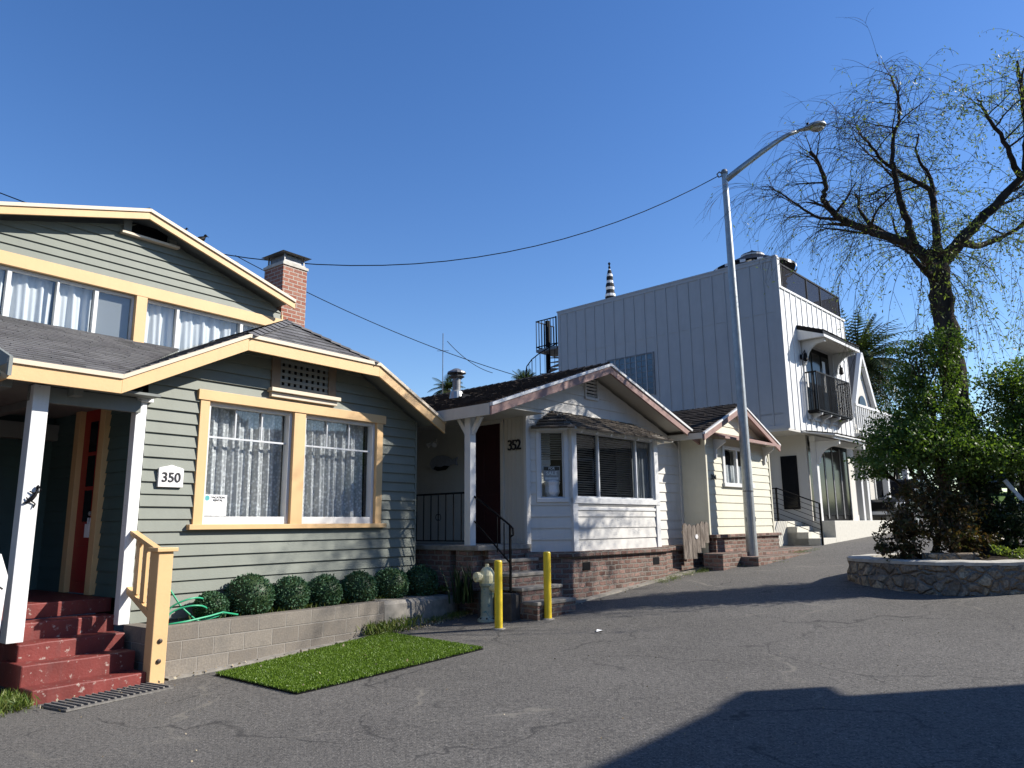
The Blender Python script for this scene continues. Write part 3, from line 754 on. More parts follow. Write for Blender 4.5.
# metal grate on the asphalt before the steps
gp=A.w(-.95,.40,0)
t=empty('drain_grate',(gp.x,gp.y,g(gp.x,gp.y)+.004),A.rz+rad(8),'worn grey ribbed metal ramp plate on the asphalt before the red steps','grate')
m=MB(); m.box(-.56,.56,-.22,.2,0,.016); m.build('plate','cement',t)
m=MB()
for k in range(17): x=-.53+k*.066; m.box(x-.012,x+.012,-.20,.18,.016,.034)
m.islands('rib','cement',t,bevel=.004)

# block planter wall ---------------------------------------------------
t=A.root('planter_wall','low grey cement block retaining wall below the green house','wall',1.6,0,0)
m=MB(); m.box(-1.98,1.5,0,.2,-.15,.57); m.box(-1.98,-1.80,.2,.62,-.15,.57); m.build('block_wall','block',t,bevel=.006)
m=MB(); V=[];nn=26
for k in range(nn+1):
    u=k/nn; x=1.5+u*1.75; zt=.565-.03*u-(.22*max(0,(u-.86)/.14)**2); y0=0.0-.02*math.sin(u*9)+(.10*max(0,(u-.8)/.2)**2); 
    V+=[(x,y0-.03,-.15),(x,y0,zt-.05),(x,y0+.04,zt),(x,.30,zt+.01),(x,.6,zt)]
F=[(k*5+i,k*5+i+1,(k+1)*5+i+1,(k+1)*5+i) for k in range(nn) for i in range(4)]+[tuple(nn*5+i for i in range(5))]
m.add(V,F); m.build('plastered_end','concdark',t)
sp=A.w(0,0,0)
m=MB(); V=[];nn=30
for k in range(nn+1):
    x=-.2+5.6*k/nn
    for y in (.19,.32,.45,.62,1.6 if x>4.4 else .66):
        V.append((x,y,(.52+random.uniform(-.012,.02)+(.03 if .3<y<.6 else 0))))
F=[(k*5+i,k*5+i+1,(k+1)*5+i+1,(k+1)*5+i) for k in range(nn) for i in range(4)]
m.add(V,F); o=m.build('planter_soil','soil',None); o.location=A.o; o.rotation_euler=(0,0,A.rz); struct(o)
# clipped ball bushes
bl=[(.56,.20,'smallest dark clipped bush half hidden behind the coiled hose'),(1.09,.315,'largest clipped round bush, just right of the green hose'),(1.72,.27,'second full clipped round bush from the hose'),
    (2.30,.26,'third full clipped round bush from the hose, below the window middle'),(2.93,.275,'clipped round bush third from the house corner, in shade'),
    (3.58,.285,'clipped round bush second from the house corner'),(4.24,.285,'clipped round bush at the green house corner, nearest the hydrant')]
for s,r,lab in bl:
    cz=.55+r*.72; p=A.w(s,-.38,cz-r*.7)
    t=empty('round_bush',p,A.rz,lab,'bush','clipped round bushes along the planter')
    pts=RNG.normal(size=(2600,3)); pts/=np.linalg.norm(pts,axis=1,keepdims=True); nr=pts.copy(); rr=RNG.uniform(.88,1.02,(2600,1)); q_=RNG.normal(size=(5,3))*2.6; rr=rr*(1+.022*np.sin(pts@q_[:,0:3].T+s*3).sum(1,keepdims=True)); rr[:70]*=RNG.uniform(1.03,1.14,(70,1)); pts=pts*rr*r*np.array([1,1,.93])
    pts[:,2]+=r*.7
    leafmesh('foliage',pts,.034,'leafball',t,.6,nrm=nr)
    m=MB(); m.lathe([(r*.9*math.sin(math.pi*k/10)+.001,-r*.86*math.cos(math.pi*k/10)) for k in range(11)],(0,0,r*.7),16); m.build('inner_twigs','leafdark',t,smooth=True)
# hose
t=A.root('garden_hose','coiled green garden hose hanging from the tap behind the yellow rail','hose',.1,-.3,.57)
m=MB()
def arc(c,rx,rz,a0,a1,y,n=24): return [(c[0]+rx*math.cos(rad(a0+(a1-a0)*k/n)),y+.05*math.sin(k*.4),c[1]+rz*math.sin(rad(a0+(a1-a0)*k/n))) for k in range(n+1)]
m.tube(arc((.18,-.0),.33,.26,185,10,.02),.011,7)
m.tube(arc((.12,-.02),.30,.20,180,-20,-.06),.011,7)
m.tube([(-.10,.24,.42),(-.02,.2,.36),(.08,.1,.16),(.22,.0,-.0),(.3,-.05,-.03)],.011,7)
m.tube([(-.3,-.17,.0),(0,-.2,.02),(.3,-.18,.05),(.5,-.12,.07),(.72,-.1,.02)],.011,7)
m.tube([(-.3,-.12,-.02),(.1,-.15,-.02),(.4,-.1,.02),(.6,-.05,.05)],.011,7)
m.build('hose_coil','hose',t,smooth=True)
m=MB(); m.tube([(-.12,.33,.43),(-.12,.22,.43),(-.10,.2,.39)],.016,7); m.lathe([(.03,0),(.03,.012)],(-.12,.24,.45),10); m.build('tap','bronze',t)
# artificial turf mat
tp=[aw(.23,.34),aw(.16,1.92),aw(2.82,2.12),aw(3.03,.12)]
cx=sum(p[0] for p in tp)/4; cy=sum(p[1] for p in tp)/4
t=empty('turf_mat',(cx,cy,g(cx,cy)),0,'rectangular bright green artificial turf mat lying on the asphalt','mat')
def bil(u,v):
    a,b,c,d=[Vector(q) for q in tp]; return a*(1-u)*(1-v)+b*(1-u)*v+c*u*v+d*u*(1-v)
m=MB(); V=[];F=[];nu,nv=20,12
for i in range(nu+1):
    for j in range(nv+1):
        p=bil(i/nu,j/nv); V.append((p.x-cx,p.y-cy,g(p.x,p.y)-g(cx,cy)+.012))
F=[(i*(nv+1)+j,(i+1)*(nv+1)+j,(i+1)*(nv+1)+j+1,i*(nv+1)+j+1) for i in range(nu) for j in range(nv)]
m.add(V,F); 
E_=[bil(u,v) for u,v in ((0,0),(0,1),(1,1),(1,0))]
for a,b in zip(E_,E_[1:]+E_[:1]):
    for k in range(12):
        p=a.lerp(b,k/12); q=a.lerp(b,(k+1)/12); zp=g(p.x,p.y)-g(cx,cy); zq=g(q.x,q.y)-g(cx,cy)
        m.add([(p.x-cx,p.y-cy,zp-.01),(q.x-cx,q.y-cy,zq-.01),(q.x-cx,q.y-cy,zq+.013),(p.x-cx,p.y-cy,zp+.013)],[(0,1,2,3)])
m.build('backing','black',t)
NB=85000; uu=RNG.uniform(0,1,NB); vv=RNG.uniform(0,1,NB); ptsb=np.zeros((NB,3))
a_,b_,c_,d_=[np.array(q) for q in tp]
xy=a_*((1-uu)*(1-vv))[:,None]+b_*((1-uu)*vv)[:,None]+c_*(uu*vv)[:,None]+d_*(uu*(1-vv))[:,None]
edge=np.minimum(np.minimum(uu,1-uu)*2.7,np.minimum(vv,1-vv)*1.8)
xy+=RNG.normal(size=xy.shape)*.006
ptsb[:,0]=xy[:,0]-cx; ptsb[:,1]=xy[:,1]-cy
ptsb[:,2]=np.array([g(x,y) for x,y in xy])-g(cx,cy)+.028+RNG.uniform(-.006,.008,NB)
leafmesh('pile',ptsb,.027,'turf',t,.30,nrm=np.tile([0,0,1.5],(NB,1)))
# ================================================================== HOUSE 352
h=B.root('white_cottage','white cottage with maroon door, angled bay window and dark brown roof','house')
FY=.5; FB=front(FY)
RS,RZ,SL=2.05,4.74,.345
def zr(s): return RZ-SL*abs(s-RS)
def lfb(z):
    zt=RZ-.16; a=RS-(zt-z)/SL
    return max(.13 if z<3.58 else -1.05,a)
def rfb(z):
    zt=RZ-.16; return min(5.33,RS+(zt-z)/SL)
m=laps(MB(),FB,lfb,rfb,1.13,RZ-.17,.20,[(.78,3.56,1.0,3.70),(1.90,2.26,4.14,4.48)],.022); m.build('front_wall','lapwhite',h)
m=MB(); fbox(m,FB,5.32,5.40,-.03,.035,1.13,3.50); fbox(m,FB,.10,.20,-.03,.035,1.13,3.62); m.box(5.33,5.38,.53,9,1.1,3.5); m.islands('corner_board','lapwhite',h,bevel=.004)
# left side wall with the door (vertical boards)
m=MB(); 
m.box(.13,.16,.53,1.10,1.30,3.6); m.box(.13,.16,1.92,9,1.30,3.6); m.box(.13,.16,1.10,1.92,3.50,3.6); m.build('side_wall','wallgrey',h)
m=MB()
for k in range(5): m.box(.122,.13,.62+k*.105,.628+k*.105,1.32,3.55)
m.build('board_joints','wallgrey',h)
m=MB(); m.box(.09,.13,1.02,1.10,1.33,3.56); m.box(.09,.13,1.92,2.0,1.33,3.56); m.box(.085,.135,1.02,2.0,3.50,3.60); m.build('door_frame','wallgrey',h,bevel=.004)
m=MB(); m.box(.135,.165,1.10,1.92,1.34,3.50); dr=m.build('door','maroon',h)
m=MB()
for z0,z1 in ((1.5,2.2),(2.4,3.35)): m.box(.130,.136,1.22,1.48,z0,z1); m.box(.130,.136,1.55,1.80,z0,z1)
m.build('door_panel','maroon',dr,bevel=.004)
m=MB(); m.lathe([(.012,0),(.012,.03),(.03,.04),(.03,.06),(.012,.07)],(.13,1.85,2.33),10,axis=(-1,0,0)); m.build('handle','galv',dr)
# gable vent
m=MB(); fbox(m,FB,1.86,1.90,-.04,.045,4.10,4.52); fbox(m,FB,2.26,2.30,-.04,.045,4.10,4.50); fbox(m,FB,1.86,2.30,-.04,.05,4.08,4.13)
v=m.build('gable_vent','lapwhite',h)
m=MB()
for k in range(5): z=4.17+k*.068; m.bar((1.90,FY-.01,z),(2.26,FY-.01,z),.045,.008,up=(0,.7,.7))
m.build('louvre','lapwhite',v)
m=MB(); fbox(m,FB,1.9,2.26,-.06,-.05,4.1,4.5); m.build('mesh','black',v)
# roof
m=MB()
Lp=[(-1.25,0,zr(-1.25)),(RS,0,RZ),(RS,9.5,RZ),(-1.25,9.5,zr(-1.25))]
Rp=[(RS,0,RZ),(5.52,0,zr(5.52)),(5.52,9.5,zr(5.52)),(RS,9.5,RZ)]
m.slab(Lp,.06); m.slab(Rp,.06); r=m.build('roof','wallgrey',h)
m=MB(); shingles(m,Lp,.15,.25,.02,jit=.014,lip=.02); shingles(m,[(RS,0,RZ),(5.52,0,zr(5.52)),(5.52,4,zr(5.52)),(RS,4,RZ)],.15,.25,.02,lip=.02); ridgecap(m,(RS,0,RZ+.01),(RS,9.5,RZ+.01),.26,.2); m.build('shingles','shbrown',r)
line=[(-1.27,zr(-1.27)),(RS,RZ),(5.54,zr(5.54))]
m=MB(); fascia(line,-.035,.01,.055,.20,m); m.build('barge_board','pinkbarge',h,bevel=.003)
m=MB(); fascia(line,-.06,.01,.0,.052,m); m.build('barge_moulding','white',h,bevel=.003)
m=MB(); m.box(-1.28,-1.245,.01,9.5,zr(-1.25)-.20,zr(-1.25)-.01); m.build('eave_fascia','wallgrey',h)
# vent pipe on roof
m=MB(); c=(.62,2.85,0)
m.lathe([(.16,zr(.62)-.05),(.13,zr(.62)+.12),(.085,zr(.62)+.16)],c,14); fl=m.build('pipe_flashing','galv',h)
m=MB(); m.lathe([(.085,4.2),(.085,4.72)],c,14); m.lathe([(.12,4.66),(.17,4.69),(.12,4.72)],c,14); m.lathe([(.20,4.76),(.19,4.79),(.06,4.86),(.01,4.87)],c,14)
for a in range(3): m.tube([(c[0]+.09*math.cos(a*2.1),c[1]+.09*math.sin(a*2.1),4.70),(c[0]+.13*math.cos(a*2.1),c[1]+.13*math.sin(a*2.1),4.78)],.008,4)
m.build('vent_pipe','galvdark',h,smooth=False)
# porch
m=MB(); m.box(-.9,.13,.42,6,-.2,1.25); m.box(-1.13,-.902,.55,.95,.62,1.25); m.box(-1.13,-.902,1.1,6,-.2,1.25); m.build('porch_base','brick',h)
m=MB(); m.box(-1.16,.13,.40,6,1.25,1.33); m.build('porch_floor','concdark',h,bevel=.01)
m=MB(); m.box(-1.12,-.99,.62,.76,1.33,3.50); ps=m.build('porch_post','white',h,bevel=.005)
m=MB()
for sy in (-1,1):
    m.bar((-1.055,.69+sy*.05,3.16),(-1.055,.69+sy*.26,3.44),.07,.075,up=(0,0,1))
m.islands('post_bracket','white',ps,bevel=.004)
m=MB(); m.box(-1.16,-.99,.30,6.5,3.46,3.56); m.build('porch_beam','wallgrey',h,bevel=.004)
m=MB(); m.box(-1.24,.13,.05,9,3.565,3.575); m.build('porch_ceiling','wallgrey',h)
def railing(parent,p0,p1,z0,z1,nb,name='porch_railing',orn=True):
    m=MB(); P=Vector(p0);Q=Vector(p1)
    for z in (z0,z1): m.bar((P.x,P.y,z),(Q.x,Q.y,z),.03,.02 if z==z0 else .03)
    o=m.build(name,'black',parent); m=MB()
    for k in range(nb):
        p=P.lerp(Q,(k+.5)/nb); m.bar((p.x,p.y,z0),(p.x,p.y,z1),.014,.014,up=(1,0,0))
    m.islands('bar',"black",o); 
    if orn:
        m=MB(); c=P.lerp(Q,.5); zc=(z0+z1)/2
        for sg in (-1,1):
            pts=[(c.x,c.y+sg*(.03+.035*math.cos(a)),zc+.05*math.sin(a)) for a in np.linspace(0,6.28,14)]; m.tube(pts,.007,5)
        m.build('scroll','black',o)
    return o
railing(h,(-1.06,.80),(-1.06,2.15),1.40,2.19,7)
# stair handrail down to the path
x=-1.02
m=MB(); m.tube([(x,.72,2.17),(x,.45,2.03),(x,-.16,1.66),(x,-.24,1.60),(x,-.25,1.50),(x,-.2,1.48)],.017,7); sr=m.build('stair_handrail','black',h)
m=MB(); m.bar((x,.72,1.80),(x,-.19,1.06),.02,.02); m.build('lower_rail','black',sr)
m=MB(); m.bar((x,-.18,.58),(x,-.18,1.64),.03,.03,up=(1,0,0))
m.build('newel','black',sr)
m=MB()
for y in (-.05,.1): m.bar((x,y,1.72+y*.6-.55),(x,y,1.72+y*.6),.014,.014,up=(1,0,0))
m.build('bar','black',sr)
# brick steps
for k,(y0,zt) in enumerate(((-.62,.50),(-.34,.70),(-.08,.90),(.17,1.11))):
    m=MB(); m.box(-.93 if k else -.90,.02,y0,.45,.1,zt-.055); m.build('step','brick',h)
    m=MB(); m.box(-.96 if k else -.92,.03,y0-.02,.45,zt-.055,zt); m.build('tread','concdark',h,bevel=.012)
m=MB(); m.box(-1.14,-.93,-.30,.42,.0,.62); m.build('newel_block','darkconc',h,bevel=.02)
# brick foundation around the bay
foot=[(0.0,.50),(0.02,.38),(.62,-.10),(3.66,-.10),(3.80,.12),(5.52,.15),(5.52,.6),(0,.6)]
m=MB(); m.prism(foot,lambda u,v,w:(u,v,w),-.2,1.10); m.build('brick_foundation','brick',h)
cap=[(-.06,.50),(-.04,.36),(.59,-.17),(3.70,-.17),(3.84,.06),(5.60,.09),(5.60,.6),(-.06,.6)]
m=MB(); m.prism(cap,lambda u,v,w:(u,v,w),1.10,1.19); m.build('rowlock_cap','brick',h,bevel=.012)
m=MB()
for s in (.9,3.15): fbox(m,front(-.10),s,s+.22,.001,.006,.86,1.0)
m.islands('foundation_vent','black',h)
# bay window
c0=(.22,.5); c1=(.80,0.0); L=math.hypot(c1[0]-c0[0],c1[1]-c0[1]); dx,dy=(c1[0]-c0[0])/L,(c1[1]-c0[1])/L; nxx,nyy=dy,-dx  # outward
CF=lambda t,off,z:(c0[0]+dx*t+nxx*off,c0[1]+dy*t+nyy*off,z)
BF=front(0.0)
m=laps(MB(),CF,const(.0),const(L),1.19,3.44,.20,[(.19,.62,2.11,3.30)],.022)
laps(m,BF,const(.80),const(3.56),1.19,2.03,.20,[],.022); laps(m,BF,const(.80),const(3.56),3.36,3.44,.2,[],.01)
bay=m.build('bay_wall','lapwhite',h)
m=MB(); fbox(m,BF,.76,.90,-.02,.04,1.19,3.42); fbox(m,BF,3.46,3.60,-.02,.04,1.19,3.42); fbox(m,BF,.76,3.60,-.02,.035,3.32,3.42); fbox(m,BF,.76,3.60,-.02,.05,2.02,2.12); fbox(m,BF,.90,3.46,0,.03,1.90,1.95)
m.box(3.56,3.60,.02,.48,1.19,3.44)
fbox(m,CF,.12,.19,-.02,.03,2.05,3.36); fbox(m,CF,.62,.69,-.02,.03,2.05,3.36); fbox(m,CF,.12,.69,-.02,.035,3.30,3.37); fbox(m,CF,.12,.69,-.02,.045,2.04,2.11)
m.build('bay_trim','white',h,bevel=.004)
m=MB(); fbox(m,BF,.90,3.46,-.05,.0,2.12,2.15); fbox(m,BF,.90,3.46,-.05,.0,3.29,3.32)
for s in (.90,1.58,2.83,3.43): fbox(m,BF,s,s+.035,-.05,.01,2.15,3.29)
wf=m.build('window','greyframe',h,bevel=.003)
m=MB(); fbox(m,BF,.93,3.44,-.034,-.03,2.15,3.29); m.build('pane','glass',wf)
def blinds(fn,s0,s1,z0,z1,off,step,parent,mat='blinddark',rnd=.2):
    m=MB(); z=z0
    while z<z1: 
        fbox(m,fn,s0,s1,off-.014,off+.010,z,z+.0035) if False else m.add([fn(s0,off-.016,z),fn(s1,off-.016,z),fn(s1,off+.014,z+step*.45),fn(s0,off+.014,z+step*.45)],[(0,1,2,3)])
        z+=step
    return m.build('blind',mat,parent)
blinds(BF,.94,1.57,2.16,3.28,-.10,.042,wf); blinds(BF,1.62,2.82,2.16,3.28,-.10,.042,wf)
drape(BF,2.87,3.43,2.14,3.28,-.12,.02,6,0,50,6,3).build('curtain','blind',wf,smooth=True)
m=MB(); fbox(m,CF,.19,.62,-.05,0,2.11,2.135); fbox(m,CF,.19,.62,-.05,0,3.275,3.30); fbox(m,CF,.19,.215,-.05,0,2.135,3.275); fbox(m,CF,.595,.62,-.05,0,2.135,3.275)
wc=m.build('window','greyframe',h,bevel=.003)
m=MB(); fbox(m,CF,.215,.595,-.034,-.03,2.135,3.275); m.build('pane','glass',wc)
blinds(CF,.22,.59,2.80,3.27,-.10,.042,wc)
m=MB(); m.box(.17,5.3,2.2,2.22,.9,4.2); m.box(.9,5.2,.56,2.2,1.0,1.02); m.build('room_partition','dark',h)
# bay awning roof
e0=(.16,.42,3.345); e1=(.62,-.26,3.345); e2=(3.86,-.26,3.345); e3=(4.1,.46,3.345); t0=(.85,.47,3.74); t1=(3.35,.47,3.72)
m=MB()
for q in ([e0,e1,t0],[e1,e2,t1,t0],[e2,e3,t1]): m.slab([(a,b,c-.003) for a,b,c in q],.035)
aw_=m.build('bay_awning','wallgrey',h)
m=MB()
for q in ([e0,e1,t0],[e1,e2,t1,t0],[e2,e3,t1]): shingles(m,q,.13,.16,.02,jit=.02,lip=.03)
m.build('shakes','shwood',aw_)
m=MB()
for k in range(7):
    s=.85+k*.45; m.bar((s,-.22,3.295),(s,.02,3.40),.05,.07)
m.islands('rafter_tail','white',aw_)
# small things on 352
t=B.root('house_number','black 352 numerals fixed beside the maroon door','sign',.115,-.78,3.06)
for k,ch_ in enumerate('352'): text(ch_,.26,'numeral','ink',t,(-.004,-.09+ -k*.105+.18,0),PL,.008,bold=.003)
t=B.root('wall_lamp','twin head floodlight under the cottage porch eave','lamp',.10,-2.9,3.30)
m=MB(); m.box(-.03,.0,-.06,.06,-.05,.05); m.build('bracket','wallgrey',t)
for sy in (-1,1):
    m=MB(); m.lathe([(.02,0),(.03,.05),(.05,.12),(.055,.14)],(-.03,sy*.04,-.0),12,axis=(-.7,sy*.5,-.6)); m.build('lamp_head','white',t,smooth=False)
t=B.root('fish_ornament','grey metal fish ornament hung on the porch wall left of the door','ornament',.10,-2.66,2.86)
m=MB(); m.prism([(-.40,.02),(-.34,.10),(-.2,.15),(0,.155),(.14,.12),(.26,.05),(.33,.07),(.42,.10),(.38,.02),(.42,-.07),(.30,-.03),(.2,-.06),(.05,-.12),(-.16,-.13),(-.32,-.10),(-.38,-.04)],lambda u,v,w:(w,-u,v),-.012,.012); m.build('fish_plate','fishgrey',t,bevel=.004)
m=MB(); m.prism([(-.28,-.10),(-.22,-.05),(-.05,-.075),(.05,-.05),(.2,-.07),(.1,-.135),(-.15,-.145)],lambda u,v,w:(w,-u,v),-.020,-.013); m.build('fish_belly','black',t)
# for-sale sign in the cant window
rz=B.rz+math.atan2(dy,dx)
p=B.w(*(lambda q:(q[0],-q[1],2.56))(CF(.405,-.055,0)))
t=empty('sale_sign',p,rz,'for sale sign taped inside the narrow angled bay window','sign')
m=MB(); m.box(-.15,.15,-.001,.002,-.14,.12); m.build('sign_board','greyink',t)
m=MB(); m.box(-.14,.14,-.003,-.001,.045,.11); m.build('sign_band','ink',t)
text('FOR',.06,'lettering','paper',t,(0,-.004,.078),PX,.001,bold=.001)
text('SALE',.095,'lettering','paper',t,(0,-.004,-.01),PX,.001,bold=.002)
m=MB(); m.box(-.12,.12,-.003,-.001,-.12,-.08); m.build('sign_strip','paper',t)
p=B.w(*(lambda q:(q[0],-q[1],2.30))(CF(.42,-.09,0)))
t=empty('paper_stack',p,rz,'crumpled pale paper bag standing in the bottom of the narrow bay window','paper')
m=MB(); m.lathe([(.10,-.16),(.14,-.08),(.13,.04),(.15,.10),(.11,.13)],(0,.05,0),9); m.build('paper_bag','plaque',t)

# ================================================================== HOUSE 354
h=D.root('ivory_cottage','small ivory lap sided cottage with a brown gabled roof and brick base','house')
F0=front(0.0); RS,RZ,SL=-1.93,4.44,.43
def zr4(s): return RZ-SL*abs(s-RS)
m=laps(MB(),F0,lambda z:max(-3.40,RS-(RZ-.12-z)/SL),lambda z:min(-.14,RS+(RZ-.12-z)/SL),1.40,RZ-.14,.177,[(-2.52,-1.26,2.56,3.34)],.02); m.build('front_wall','ivory',h)
m=MB(); fbox(m,F0,-.16,-.10,-.03,.03,1.4,3.50); fbox(m,F0,-3.42,-3.36,-.03,.03,1.4,3.55); m.box(-.14,-.11,.03,8,1.4,3.5); m.islands('corner_board','ivory',h)
m=laps(MB(),leftside(-3.40),const(.03),const(8),1.0,3.62,.177,[],.015); m.build('side_wall','ivory',h)
m=MB()
Lp=[(-3.86,-.25,zr4(-3.86)),(RS,-.25,RZ),(RS,8,RZ),(-3.86,8,zr4(-3.86))]; Rp=[(RS,-.25,RZ),(0,-.25,zr4(0)),(0,8,zr4(0)),(RS,8,RZ)]
m.slab(Lp,.05); m.slab(Rp,.05); r=m.build('roof','wallgrey',h)
m=MB(); shingles(m,Lp,.15,.25,.02,jit=.014,lip=.02); shingles(m,Rp,.15,.25,.02,lip=.02); ridgecap(m,(RS,-.25,RZ),(RS,8,RZ)); m.build('shingles','shbrown',r)
line=[(-3.88,zr4(-3.88)),(RS,RZ),(.02,zr4(.02))]
m=MB(); fascia(line,-.285,-.24,.045,.18,m); m.build('barge_board','pinkbarge',h,bevel=.003)
m=MB(); fascia(line,-.305,-.24,.0,.043,m); m.build('barge_moulding','white',h)
m=MB(); m.box(-3.90,-3.86,-.24,8,zr4(-3.88)-.14,zr4(-3.88)-.01); m.build('eave_fascia','wallgrey',h)
m=MB(); m.slab([(-3.15,-.40,3.56),(-.22,-.40,3.56),(-.22,0,3.70),(-3.15,0,3.70)],.05); hd=m.build('window_hood','pinkbarge',h)
m=MB()
for s in (-3.0,-.45): m.prism([(0,3.54),(-.30,3.50),(-.30,3.44),(-.08,3.30),(-.06,3.10),(0,3.06)],lambda u,v,w:(w,u,v),s,s+.06)
m.islands('hood_bracket','white',hd,bevel=.004)
m=MB(); fbox(m,F0,-2.62,-2.52,-.02,.04,2.52,3.40); fbox(m,F0,-1.26,-1.16,-.02,.04,2.52,3.40); fbox(m,F0,-2.62,-1.16,-.02,.045,3.34,3.42); fbox(m,F0,-2.66,-1.12,-.02,.07,2.47,2.56); fbox(m,F0,-1.93,-1.85,-.05,.02,2.56,3.34)
wf=m.build('window','white',h,bevel=.004)
m=MB(); fbox(m,F0,-2.52,-1.26,-.06,-.055,2.56,3.34); m.build('pane','glass',wf)
drape(F0,-2.5,-1.28,2.56,3.0,-.14,.02,9,0,60,5,8).build('curtain','curtain',wf,smooth=True)
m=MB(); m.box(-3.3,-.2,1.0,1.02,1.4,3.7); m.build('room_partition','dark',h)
m=MB(); m.prism([(-3.3,-.10),(-.06,-.10),(-.06,.3),(-3.3,.3)],lambda u,v,w:(u,v,w),.5,1.33); m.box(-.10,-.06,.3,6,.5,1.33); m.build('brick_foundation','brick',h)
m=MB(); m.box(-3.38,.0,-.16,.0,1.33,1.40); m.build('rowlock_cap','brick',h,bevel=.01)
m=MB(); m.box(-3.9,.9,-.55,-.10,.5,1.02); m.box(-3.1,-.0,-.95,-.55,.4,.93); m.build('brick_terrace','brick',h,bevel=.01)
t=D.root('house_number','small black 354 numerals on the ivory cottage','sign',-3.10,.025,2.66)
text('354',.16,'numerals','ink',t,(0,-.004,0),PX,.004,bold=.003)
# gate between the cottages
gp=D.w(-3.95,.05,0); gz=g(gp.x,gp.y)
t=empty('plank_gate',D.w(-3.95,-.02,gz+.25),D.rz-.15,'weathered grey plank gate with ragged top between the two cottages','gate')
for k in range(6):
    x=-.36+k*.145; m=MB(); tz=random.uniform(.62,.72)
    m.prism([(x-.066,-.02 if k<3 else .1*(k-2)),(x+.066,-.02 if k<3 else .1*(k-2)),(x+.066,tz),(x+.03,tz+.05),(x-.03,tz+.05),(x-.066,tz)],lambda u,v,w:(u,w,v),-.012,.012); m.build('plank','oldwood',t)
m=MB(); m.box(-.42,.44,.014,.04,.5,.57); m.build('cross_rail','oldwood',t)
m=MB(); m.lathe([(.05,0),(.05,.01)],(.0,-.014,.44),10,axis=(0,-1,0)); m.build('gate_disc','plaque',t)

# ================================================================== WHITE BUILDING
h=W.root('white_modern_building','tall white board and batten building with roof deck and iron balcony','building')
SX=-.42   # left side wall plane
FW=front(.5); SW=leftside(SX)
ZT=9.16; ZO=4.20; ZP=8.26; YB=8.6; XR=4.86
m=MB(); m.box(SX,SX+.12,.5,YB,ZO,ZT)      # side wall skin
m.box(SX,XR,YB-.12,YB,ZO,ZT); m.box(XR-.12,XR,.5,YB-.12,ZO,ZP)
m.build('side_wall','battenshade',h)
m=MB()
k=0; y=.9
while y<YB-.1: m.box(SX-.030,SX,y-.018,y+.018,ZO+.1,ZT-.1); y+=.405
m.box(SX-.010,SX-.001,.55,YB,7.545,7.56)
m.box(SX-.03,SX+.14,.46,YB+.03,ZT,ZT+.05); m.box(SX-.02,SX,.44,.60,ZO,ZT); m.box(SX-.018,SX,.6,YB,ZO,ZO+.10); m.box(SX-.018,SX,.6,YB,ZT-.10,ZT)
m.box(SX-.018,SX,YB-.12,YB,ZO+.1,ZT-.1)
m.build('side_battens','battenshade',h)
# front wall with balcony door opening
op=(1.10,3.35,4.72,6.88)
m=MB()
m.box(SX+.12,op[0],.5,.62,ZO,ZP); m.box(op[1],XR,.5,.62,ZO,ZP); m.box(op[0],op[1],.5,.62,op[3],ZP); m.box(op[0],op[1],.5,.62,ZO,op[2])
m.box(SX,SX+.14,.46,.62,ZP,ZT+.03); m.box(SX+.16,SX+.24,.48,.62,ZP,ZT-.02)
m.box(SX+.12,XR,.46,.66,ZP,ZP+.06)
m.build('front_wall','batten',h)
m=MB(); x=SX+.02
while x<XR:
    segs=[(ZO,ZP)]
    if op[0]-.1<x<op[1]+.1: segs=[(ZO,op[2]-.12),(op[3]+.1,ZP)]
    for a,b in segs: m.box(x,x+.045,.478,.5,a,b)
    x+=.405
m.build('front_battens','batten',h)
m=MB(); m.box(SX,XR,.5,YB,ZO-.06,ZO-.001); m.box(SX,XR,.62,YB-.12,ZO+.4,ZO+.45); m.build('overhang_soffit','stucco',h)
m=MB(); m.box(SX+.12,XR-.12,.62,YB-.12,ZP-.35,ZP-.3); m.build('roof_deck','conc',h)
# glass railing of the roof deck
m=MB()
for s in (.08,1.95,3.05,4.72): m.box(s-.025,s+.025,.55,.60,ZP+.06,9.10)
m.box(.0,4.76,.55,.60,9.06,9.11); m.box(4.70,4.74,.6,7,9.06,9.11)
gr=m.build('deck_railing','black',h)
m=MB(); m.box(.10,4.70,.568,.574,ZP+.10,9.05); m.box(4.718,4.724,.62,6.9,ZP,9.05)
gm=NT('smoked_mesh_glass'); tr=gm.n('BsdfTransparent'); tr.inputs[0].default_value=(.55,.56,.58,1); gl=gm.n('BsdfGlossy'); gl.inputs['Roughness'].default_value=.1; gl.inputs['Color'].default_value=(.5,.5,.6,1)
df=gm.n('BsdfDiffuse'); df.inputs[0].default_value=(.06,.06,.068,1); mx=gm.n('MixShader'); mx.inputs[0].default_value=.45; gm.link(tr.outputs[0],mx.inputs[1]); gm.link(df.outputs[0],mx.inputs[2]); M['smoked']=gm.done(mx.outputs[0])
m.build('smoked_panel','smoked',gr)
m=MB(); m.box(2.0,2.04,1.2,7,8.98,9.02); m.bar((2.0,3.5,8.99),(4.7,3.5,8.99),.03,.03); m.build('inner_rail','black',gr)
